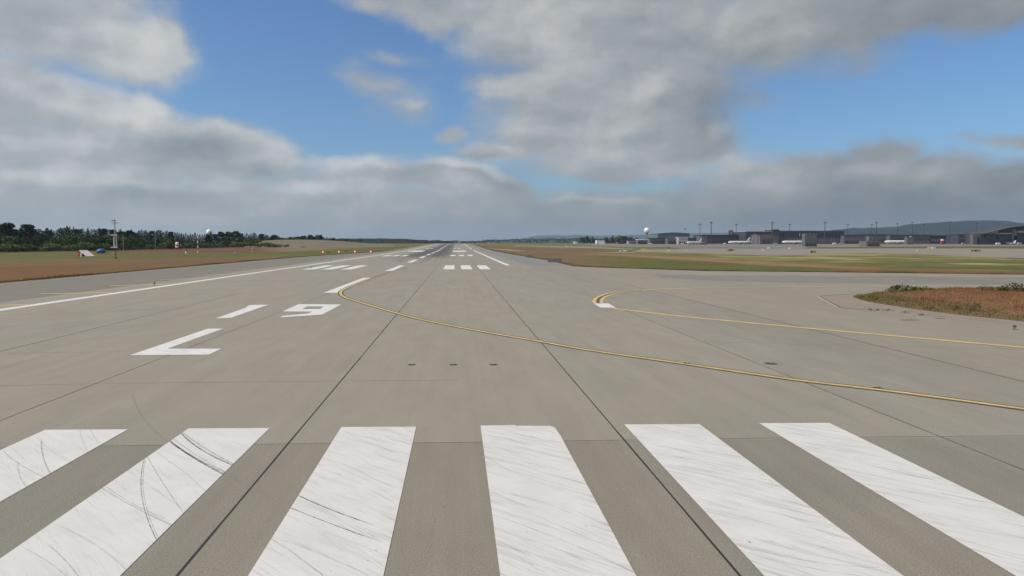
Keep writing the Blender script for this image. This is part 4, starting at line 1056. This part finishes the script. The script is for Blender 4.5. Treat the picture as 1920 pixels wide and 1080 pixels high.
def sign(px, py, wpx, hpx, mat_, label, split=None):
    X, Y = at(px, py); s = Y/1440; wd = wpx*s; h = hpx*s
    t = thing('guidance_sign', (X, Y, H(Y)), 0, label, 'sign', 'guidance signs by the far taxiways')
    mb = MB(); mb.box((0, 0, h*.6), (wd, .3, h*.78)); mb.build('face', M[mat_], t)
    mb = MB(); mb.tube((-wd*.35, 0, 0), (-wd*.35, 0, h*.25), .08).tube((wd*.35, 0, 0), (wd*.35, 0, h*.25), .08); mb.build('leg', M['dgrey'], t)
    if split: mb = MB(); mb.box((wd*split[0], -.17, h*.6), (wd*split[1], .04, h*.7)); mb.build('black_panel', M['black'], t)
YD = plain('dim_yellow_sign_face', (.30, .24, .06, 1), .5, .15); M['dyellow'] = YD
sign(1208,470,8,3.6,'yellow','small bright yellow sign left of the far radar dome field'); sign(1370,471.4,13,4.4,'dyellow','dull yellow sign with a black middle panel right of centre',(0,.25))
sign(1441,467.6,5,4,'white','white sign with a yellow tint before the terminal'); sign(1480.5,467.6,4,3.6,'white','small white sign right of the tinted one'); sign(1524.5,474.8,11,4.8,'dyellow','yellow sign with a black left panel on the green field edge',(-.28,.3))
sign(1720.5,473,2.4,5,'yellow','narrow upright yellow marker near the far taxiway'); sign(1742,467.2,5.2,4.6,'yellow','bright yellow square sign beside a white one'); sign(1750,467.2,7.6,4.2,'white','white sign immediately right of the yellow square sign',(.1,.12))
sign(1829,472.6,19,4.6,'dyellow','longest dull yellow sign with a black centre, far right',(0,.2)); sign(1430,472,2.2,5,'white','slim white post sign below the terminal'); sign(1061.5,464,3,3,'white','tiny pale sign far right of the runway')
sign(1163,472.6,5,2.8,'white','left one of a pair of low white blocks in the field'); sign(1171.5,472.2,6,3.2,'white','right one of a pair of low white blocks in the field'); sign(1254,471,5,2.6,'white','low pale block on the far taxiway edge'); sign(1254,466.4,2,3,'dgrey','small dark post on the far apron edge')
sign(1288,470.5,3,1.8,'white','tiny pale block right of the low pale block')

# ---------------------------------------------------------------- airliners
def airliner(px, Y, rz, sc, label, finmat='white', bodymat='white'):
    X = colX(px, Y)
    t = thing('airliner', (X, Y, H(Y)+.02), rz, label, 'airliner', 'airliners about the airport'); t.scale = (sc, sc, sc)
    r = 2.0; z = 3.5
    mb = MB(); mb.lathe([(.1, 18.5), (.9, 18.0), (1.5, 16.8), (1.9, 15), (r, 12), (r, -8), (1.6, -12), (.9, -16), (.25, -19)], 'x', (0, 0, z), 18); mb.build('fuselage', M[bodymat], t, True)
    for s in (-1, 1):
        mb = MB(); mb.prism([(3.5, s*1.5, z-.9), (-2.5, s*1.5, z-.9), (-6.0, s*16.5, z+.7), (-4.4, s*16.5, z+.7)], (0, 0, .35)); mb.build('wing', M['lgrey'], t)
        mb = MB(); mb.prism([(-13.5, s*.6, z+.6), (-16.8, s*.6, z+.6), (-18.2, s*6, z+1.1), (-17, s*6, z+1.1)], (0, 0, .2)); mb.build('tailplane', M['lgrey'], t)
        mb = MB(); mb.lathe([(.7, 2.2), (1.05, 1.8), (1.05, -.6), (.5, -2)], 'x', (1.6, s*5.2, z-1.6), 12); mb.build('engine', M['grey'], t, True)
    mb = MB(); mb.prism([(-11.5, -.15, z+1.5), (-17.6, -.15, z+1.2), (-19.2, -.15, z+8), (-17.2, -.15, z+8)], (0, .3, 0)); mb.build('tail_fin', M[finmat], t)
    mb = MB(); mb.box((12, 0, .9), (.25, .3, 1.8)).box((-1.5, 2.8, .9), (.3, .3, 1.9)).box((-1.5, -2.8, .9), (.3, .3, 1.9)).tube((12, -.3, .45), (12, .3, .45), .45, .45, 10).tube((-1.5, 2.4, .5), (-1.5, 3.3, .5), .5, .5, 10).tube((-1.5, -3.3, .5), (-1.5, -2.4, .5), .5, .5, 10); mb.build('landing_gear', M['black'], t)
    mb = MB(); mb.box((0, -r*.985, z+.45), (24, .1, .28)).box((0, r*.985, z+.45), (24, .1, .28)); mb.build('window', M['darkglass'], t)
    mb = MB(); mb.box((17.0, 0, z+.75), (.9, 2.0, .5)); mb.build('windscreen', M['darkglass'], t)
airliner(1302, 940, R(215), .78, 'small white airliner with a pale tail, leftmost on the apron')
airliner(1386, 1000, R(190), .86, 'white airliner with a pink-white fin before the low dark buildings')
airliner(1397, 1060, R(195), .8, 'greyish airliner half hidden behind the one with the white fin', 'lgrey', 'lgrey')
airliner(1489, 1020, R(183), .92, 'white airliner parked before the large terminal block')
airliner(1683, 1040, R(180), 1.0, 'long white airliner with only its left half in the sun, right of the grey sheds')
airliner(1889, 1000, R(150), .5, 'distant white aircraft with its nose up near the curved roof')
airliner(860.5, 2300, R(83), 1.0, 'pale airliner seen head on at the far end of the runway', 'lgrey')

# ---------------------------------------------------------------- airport buildings
def block(name, x0, x1, ytop, Y, depth, mat_, label, cat='building', roof=None, roofh=.5, ybase=None, windows=None, wm='darkglass', group=None):
    a, b = colX(x0, Y), colX(x1, Y); zb = H(Y); h = PY((x0+x1)/2, ytop, Y).z-zb; cx_ = (a+b)/2; wd = b-a
    t = thing(name, (cx_, Y, zb), 0, label, cat, group)
    mb = MB(); mb.box((0, depth/2, h/2), (wd, depth, h)); mb.build('wall', M[mat_], t)
    if roof: mb = MB(); mb.box((0, depth/2, h+roofh/2+.002), (wd+1.2, depth+1.2, roofh)); mb.build('roof', M[roof], t)
    if windows:
        for (u0, u1, v0, v1, n, m_) in windows:
            for i in range(n):
                c = -wd/2+wd*(u0+(u1-u0)*(i+.5)/n); ww = wd*(u1-u0)/n*random.uniform(.55, .8)
                hh = h*(v1-v0)*random.uniform(.8, 1.0)
                q = MB(); q.box((c, -.06, h*v0+hh/2), (ww, .2, hh)); q.build('window', M[m_], t)
    return t, h, wd
M['greygreen'] = plain('grey_green_cladding', (.10, .115, .12, 1), .6, .12, .3)
M['bluegrey'] = plain('blue_grey_cladding', (.05, .055, .075, 1), .5, .2, .15)
block('terminal_building', 1398, 1449, 434.5, 1150, 60, 'bluegrey', 'left wing of the large flat roofed terminal block', roof='lgrey', roofh=.9, windows=[(.05,.95,.62,.9,9,'dgrey'),(.32,.36,.6,.9,1,'lgrey')])
block('stair_tower', 1448.5, 1461, 430.5, 1146, 30, 'dgrey', 'dark square tower on top of the terminal block', roof='lgrey', roofh=.5, windows=[(.1,.9,.1,.6,3,'grey')])
block('terminal_building', 1461, 1582, 433.6, 1150, 60, 'bluegrey', 'long right wing of the large flat roofed terminal block', roof='grey', roofh=.9, windows=[(.01,.99,.55,.93,26,'darkglass'),(.02,.98,.08,.45,20,'grey'),(.3,.6,.6,.9,6,'lgrey')])
block('terminal_building', 1318, 1400, 441, 1180, 50, 'dgrey', 'low dark hall left of the large terminal block', roof='dgrey', roofh=.6, windows=[(.03,.97,.3,.7,12,'bluegrey')])
block('pier_building', 1421, 1449, 440, 1090, 25, 'mauve', 'mauve pier block in front of the terminal', windows=[(.02,.16,.0,.98,1,'lgrey'),(.3,.95,.1,.5,4,'dgrey')])
block('control_cabin', 1369, 1374, 432, 1200, 8, 'dgrey', 'small dark tower left of the terminal roof', windows=[(.1,.9,.7,.9,1,'lgrey')])
block('engine_run_up_shed', 1509, 1532, 438, 720, 6, 'greygreen', 'tall pale grey-green shed standing nearer than the terminal', windows=[(.05,.95,.02,.3,3,'dgrey'),(.5,.95,.5,.9,1,'grey')])
block('blast_shed', 1625, 1651, 452, 720, 14, 'grey', 'squat grey shed in front of the low buildings', windows=[(.1,.9,.1,.7,3,'dgrey')])
block('gate_tower', 1629, 1636, 443, 800, 6, 'grey', 'pale narrow tower above the squat grey shed', windows=[(.2,.8,.2,.5,1,'whiteclad')])
block('gate_tower', 1637, 1646, 444.5, 805, 6, 'mauve', 'mauve narrow tower beside the pale one', windows=[(.2,.8,.2,.5,1,'grey')])
block('pier_building', 1582, 1620, 441.5, 1140, 30, 'mauve', 'low mauve building joined to the right of the terminal block', roof='dgrey', roofh=1.0, windows=[(.03,.97,.1,.45,8,'dgrey')])
block('pier_building', 1620, 1668, 441, 1160, 30, 'grey', 'low grey building behind the squat shed', roof='dgrey', roofh=1.2, windows=[(.03,.97,.25,.6,9,'bluegrey')])
block('pier_building', 1668, 1745, 442, 1150, 30, 'mauve', 'long low mauve building behind the long white airliner', roof='dgrey', roofh=1.4, windows=[(.02,.98,.4,.75,14,'dgrey')])
block('pier_building', 1744, 1797, 443, 1150, 30, 'dgrey', 'low dark building behind the red and white hut', roof='dgrey', roofh=1.0, windows=[(.03,.97,.3,.7,10,'grey')])
block('pier_building', 1797, 1824, 440, 1120, 30, 'bluegrey', 'dark banded block with two roof steps at right', roof='dgrey', roofh=.6, windows=[(.02,.98,.55,.72,1,'grey'),(.3,.8,.85,.95,1,'lgrey')])
block('pier_building', 1824, 1832, 439, 1000, 6, 'mauve', 'pale upright block left of the curved roof', windows=[(.2,.8,.1,.5,1,'mauve')])
block('jet_bridge', 1700.5, 1713, 444.3, 1010, 6, 'grey', 'pale block at the tail of the long white airliner', cat='jet bridge')
block('service_building', 1312, 1327, 443, 1000, 14, 'mauve', 'mauve square block right of the leftmost airliner', windows=[(.1,.9,.5,.8,2,'grey')])
block('service_building', 1272, 1290, 445.5, 1090, 14, 'lgrey', 'pale low block in front of the green glass hall', roof='whiteclad', roofh=.5, windows=[(.05,.95,.05,.4,4,'dgrey')])
block('service_building', 1252, 1271, 447, 1100, 14, 'mauve', 'mauve low block in front of the green glass hall', windows=[(.05,.95,.1,.6,5,'dgrey')])
block('service_building', 1218, 1252, 447.5, 1120, 14, 'grey', 'low grey block with dark doors left of the green glass hall', roof='dgrey', roofh=1.0, windows=[(.05,.95,.1,.6,8,'dgrey')])
block('service_building', 1290, 1313, 448, 1110, 14, 'grey', 'low grey block behind the leftmost airliner', roof='dgrey', roofh=1.2, windows=[(.05,.95,.1,.6,5,'lgrey')])
block('service_building', 1196, 1214, 450, 1080, 10, 'grey', 'low building with a white roof strip under the radar dome', roof='white', roofh=1.0, windows=[(.05,.95,.1,.6,5,'dgrey')])
block('white_hut', 1118.5, 1133.5, 450, 1150, 10, 'white', 'bright white hut in front of the slender trees', roof='dgrey', roofh=.5, windows=[(.0,.3,.0,.45,1,'lgrey')])
block('white_hut', 1077, 1082, 452.5, 1300, 10, 'whiteclad', 'tiny pale hut left of the slender trees', roof='grey', roofh=.3)
block('service_building', 1158, 1172, 453.5, 1150, 10, 'mauve', 'small beige hut right of the bright white hut', roof='dgrey', roofh=.4, windows=[(.1,.9,.2,.6,2,'dgrey')])
block('service_building', 1178, 1196, 451.5, 1150, 10, 'lgrey', 'small pale block among huts left of the radar dome', roof='dgrey', roofh=1.2, windows=[(.1,.9,.1,.6,3,'dgrey')])
# green glass hall with a gently curved roof
def glass_hall():
    Y = 1350; a, b = colX(1233, Y), colX(1293, Y); zb = H(Y); wd = b-a; cx_ = (a+b)/2
    t = thing('glass_hall', (cx_, Y, zb), 0, 'green glass hall with a gently curved roof left of the masts', 'hall')
    def zt(px, py): return PY(px, py, Y).z-zb
    prof = [(1233,439.5),(1240,438.3),(1250,437.3),(1263,436.7),(1276,437.2),(1293,438.6)]
    pts = [(colX(p, Y)-cx_, 0, zt(p, q)) for p, q in prof]
    mb = MB(); mb.prism([(-wd/2, 0, 0)]+pts+[(wd/2, 0, 0)], (0, 70, 0)); mb.build('glass_wall', M['greenglass'], t)
    mb = MB()
    for p, q in zip(pts, pts[1:]): mb.prism([(p[0], -1, p[2]+.02), (q[0], -1, q[2]+.02), (q[0], -1, q[2]+.8), (p[0], -1, p[2]+.8)], (0, 72, 0))
    mb.build('roof', M['bluegrey'], t)
    for i in range(9): q = MB(); q.box((-wd/2+wd*(i+.5)/9, -.1, 5.5), (.5, .3, 11)); q.build('mullion', M['grey'], t)
glass_hall()
def curved_hall():
    Y = 1000; zb = H(Y)
    prof = [(1838,437.5),(1850,435),(1860,432),(1872,429),(1885,426.2),(1900,424),(1915,422.8),(1940,422.3),(1980,423),(2040,426),(2100,431)]
    cx_ = colX(1960, Y)
    t = thing('curved_roof_terminal', (cx_, Y, zb), 0, 'terminal hall with a sweeping curved roof at the right edge', 'terminal')
    pts = [(colX(p, Y)-cx_, 0, PY(p, q, Y).z-zb) for p, q in prof]
    mb = MB(); mb.prism([(pts[0][0], 0, 0)]+[(p[0], 0, p[2]-.6) for p in pts]+[(pts[-1][0], 0, 0)], (0, 30, 0)); mb.build('wall', M['dgrey'], t)
    mb = MB()
    for p, q in zip(pts, pts[1:]): mb.prism([(p[0], -6, p[2]-.59), (q[0], -6, q[2]-.59), (q[0], -6, q[2]), (p[0], -6, p[2])], (0, 38, 0))
    mb.build('roof', M['dgrey'], t)
    mb = MB()
    for p, q in zip(pts, pts[1:]): mb.prism([(p[0], -6.3, p[2]-.35), (q[0], -6.3, q[2]-.35), (q[0], -6.3, q[2]+.1), (p[0], -6.3, p[2]+.1)], (0, .28, 0))
    mb.build('roof_edge', M['lgrey'], t)
    mb = MB()
    for p, q in zip(pts, pts[1:]): mb.prism([(p[0], -5.5, p[2]-1.5), (q[0], -5.5, q[2]-1.5), (q[0], -5.5, q[2]-.6), (p[0], -5.5, p[2]-.6)], (0, 5, 0))
    mb.build('fascia', M['dgrey'], t)
    def bx(x0, x1, y0, y1, m_, nm): 
        a, b = colX(x0, Y)-cx_, colX(x1, Y)-cx_; z0, z1 = PY(x0, y1, Y).z-zb, PY(x0, y0, Y).z-zb
        q = MB(); q.box(((a+b)/2, -.6, (z0+z1)/2), (b-a, 1.1, z1-z0)); q.build(nm, M[m_], t)
    bx(1858,1869,433.5,438,'lgrey','window'); bx(1840,1896,437,438.6,'lgrey','ledge'); bx(1862,1896,438.8,441.5,'dgrey','window'); bx(1906,2000,433,436,'lgrey','ledge')
    bx(1906,1990,425,432,'dgrey','window'); bx(1870,1895,443,447,'bluegrey','window'); bx(1900,1990,442,452,'dgrey','window'); bx(1846,1864,441,447,'bluegrey','window'); bx(1896,1905,430,457,'grey','pier')
curved_hall()
def checkered():
    Y = 1000; X = colX(1768, Y)
    t = thing('chequered_hut', (X, Y, H(Y)), 0, 'red hut with a white top standing on the apron at right', 'hut')
    mb = MB(); mb.box((0, 2, 2.0), (3.2, 3, 3.6)); mb.build('wall', plain('dull_red_paint', (.30, .05, .05, 1), .6, .2, 1), t)
    mb = MB(); mb.box((.2, 2, 6.2), (2.6, 2.4, 2.4)); mb.build('tank', M['whiteclad'], t)
    mb = MB(); mb.box((0, 2, 4.6), (2.6, 2, .9)); mb.build('frame', M['dgrey'], t)
checkered()
def van(px, Y, wd, h, label, mat_='white'):
    X = colX(px, Y); t = thing('service_van', (X, Y, H(Y)), 0, label, 'van', 'service vehicles on the apron')
    mb = MB(); mb.prism([(-wd/2, 0, .4), (wd/2, 0, .4), (wd/2, 0, h*.9), (wd/2-.2, 0, h), (-wd*.25, 0, h), (-wd*.38, 0, h*.62), (-wd/2, 0, h*.55)], (0, 2, 0)); mb.build('body', M[mat_], t)
    mb = MB(); mb.prism([(-wd*.36, -.03, h*.62), (-wd*.24, -.03, h*.92), (-wd*.1, -.03, h*.92), (-wd*.1, -.03, h*.62)], (0, 2.06, 0)); mb.build('window', M['darkglass'], t)
    for sx in (-.3, .3): b = MB(); b.tube((wd*sx, -.05, .42), (wd*sx, 2.05, .42), .42, .42, 10); b.build('wheel', M['black'], t)
van(1872, 980, 5.5, 2.6, 'white van parked at the foot of the curved roof terminal'); van(1565, 990, 4.2, 2.6, 'pale van right of the large terminal block centre', 'whiteclad'); van(1577, 1000, 3.6, 2.2, 'small grey van right of the pale one', 'lgrey')
van(1624, 960, 3.4, 3.0, 'pale truck at the left of the squat shed', 'lgrey'); van(1454, 1000, 5.0, 2.4, 'grey cart below the dark square tower', 'lgrey'); van(1912, 950, 5, 3, 'grey-white truck at the far right edge', 'lgrey')
van(1220, 1000, 4, 2, 'white van below the radar dome', 'whiteclad'); van(1280, 1010, 3.5, 2, 'white van before the pale low block', 'whiteclad'); van(1359, 1000, 3, 2.2, 'white tug left of the second airliner', 'whiteclad')
van(1806, 980, 3, 2.4, 'small grey van before the dark banded block', 'lgrey'); van(1900, 990, 7, 2.6, 'row-long pale baggage truck under the curved roof', 'lgrey')
# radar domes
def dome(px, py, r_px, Y, label, stalk=True, thin=.6):
    c = PY(px, py, Y); s = Y/1440; r = r_px*s; zb = H(Y)
    t = thing('radar_dome', (c.x, Y, zb), 0, label, 'radar dome')
    h = c.z-zb
    mb = MB(); mb.lathe([(max(.01, r*math.sin(a)), h-r*math.cos(a)) for a in np.linspace(.35, math.pi, 16)], n=24); mb.build('dome', M['white'], t, True)
    mb = MB(); mb.lathe([(r*.5, h-r*1.28), (r*.42, h-r*.9)], n=16); mb.build('ring', M['dgrey'], t)
    mb = MB()
    for k in range(4):
        a = k*math.pi/2+.5; mb.tube((r*thin*math.cos(a), r*thin*math.sin(a), 0), (r*thin*.55*math.cos(a), r*thin*.55*math.sin(a), h-r*1.1), .3*s*1.2, .25*s*1.2, 6)
    for j in range(6):
        for k in range(4):
            a = k*math.pi/2+.5; b = a+math.pi/2; q = thin*(1-.45*j/6); q2 = thin*(1-.45*(j+1)/6)
            mb.tube((r*q*math.cos(a), r*q*math.sin(a), (h-r)*j/6), (r*q2*math.cos(b), r*q2*math.sin(b), (h-r)*(j+1)/6), .15*s, .15*s, 4)
    mb.build('tower', M['steel'], t)
dome(1213, 432, 5.3, 1200, 'white radar dome high on a thin tower right of the runway'); dome(392.5, 435.6, 5.7, 900, 'pale radar dome just showing above the left wood')
# floodlight masts
def floodmast(px, ytop, Y, label, wd=.55):
    X = colX(px, Y); zb = H(Y); h = PY(px, ytop, Y).z-zb
    t = thing('floodlight_mast', (X, Y, zb), 0, label, 'floodlight mast', 'floodlight masts along the apron')
    mb = MB(); mb.tube((0, 0, 0), (0, 0, h), wd, wd*.55, 8); mb.build('shaft', M['dgrey'], t)
    mb = MB(); mb.lathe([(.5, h-1.6), (1.9, h-1.2), (1.9, h-.9), (.5, h-.5)], n=12); mb.build('head_frame', M['dgrey'], t)
    for k in range(6):
        a = k*math.pi/3; q = MB(); q.box((1.8*math.cos(a), 1.8*math.sin(a), h-1.5), (.8, .5, .7), a); q.build('floodlight', M['dgrey'], t)
for px, yt, Y, lb, wd in ((1312,419,1180,'first floodlight mast from the left, above the mauve square block',.5),(1333,416,1060,'second floodlight mast, tall and dark, left of the terminal',.7),(1380,419.5,1180,'floodlight mast beside the small dark tower',.5),(1447,416,1060,'thick floodlight mast at the left of the terminal tower',.95),(1480,419.3,1200,'floodlight mast behind the terminal right of its tower',.5),
    (1546,416,1060,'tall floodlight mast before the right wing of the terminal',.75),(1589,419.3,1200,'floodlight mast just right of the terminal block',.45),(1634,419.5,1220,'thin floodlight mast left of a taller one above the squat shed',.4),(1642,416,1060,'tall floodlight mast above the squat shed',.65),(1682,418,1250,'faint floodlight mast over the long white airliner',.4),(1710,415.5,1250,'faint floodlight mast on the slope of the hill',.4),(1732,419,1250,'very faint floodlight mast left of the red hut',.35),(1780,415,1060,'tall floodlight mast right of the red hut, against the hill',.65),(1830,417,1250,'faint floodlight mast left of the curved roof',.4),(1284,428,1300,'thin short mast above the green glass hall',.25)):
    floodmast(px, yt, Y, lb, wd)

# ---------------------------------------------------------------- air
def haze():
    m = bpy.data.materials.new('haze_air'); m.use_nodes = True; t = NT(m.node_tree); t.n.clear()
    v = t.new('ShaderNodeVolumePrincipled'); v.inputs['Color'].default_value = (.62, .80, 1.0, 1); v.inputs['Density'].default_value = 4.4e-5; v.inputs['Anisotropy'].default_value = .2
    o = t.new('ShaderNodeOutputMaterial'); t.l.new(v.outputs[0], o.inputs['Volume'])
    mb = MB(); mb.box((0, 5000, 149), (34000, 34000, 302)); h = mb.build('haze', m); tag(h, 'thin blue haze lying over the airfield', 'haze', None, 'stuff')
haze()
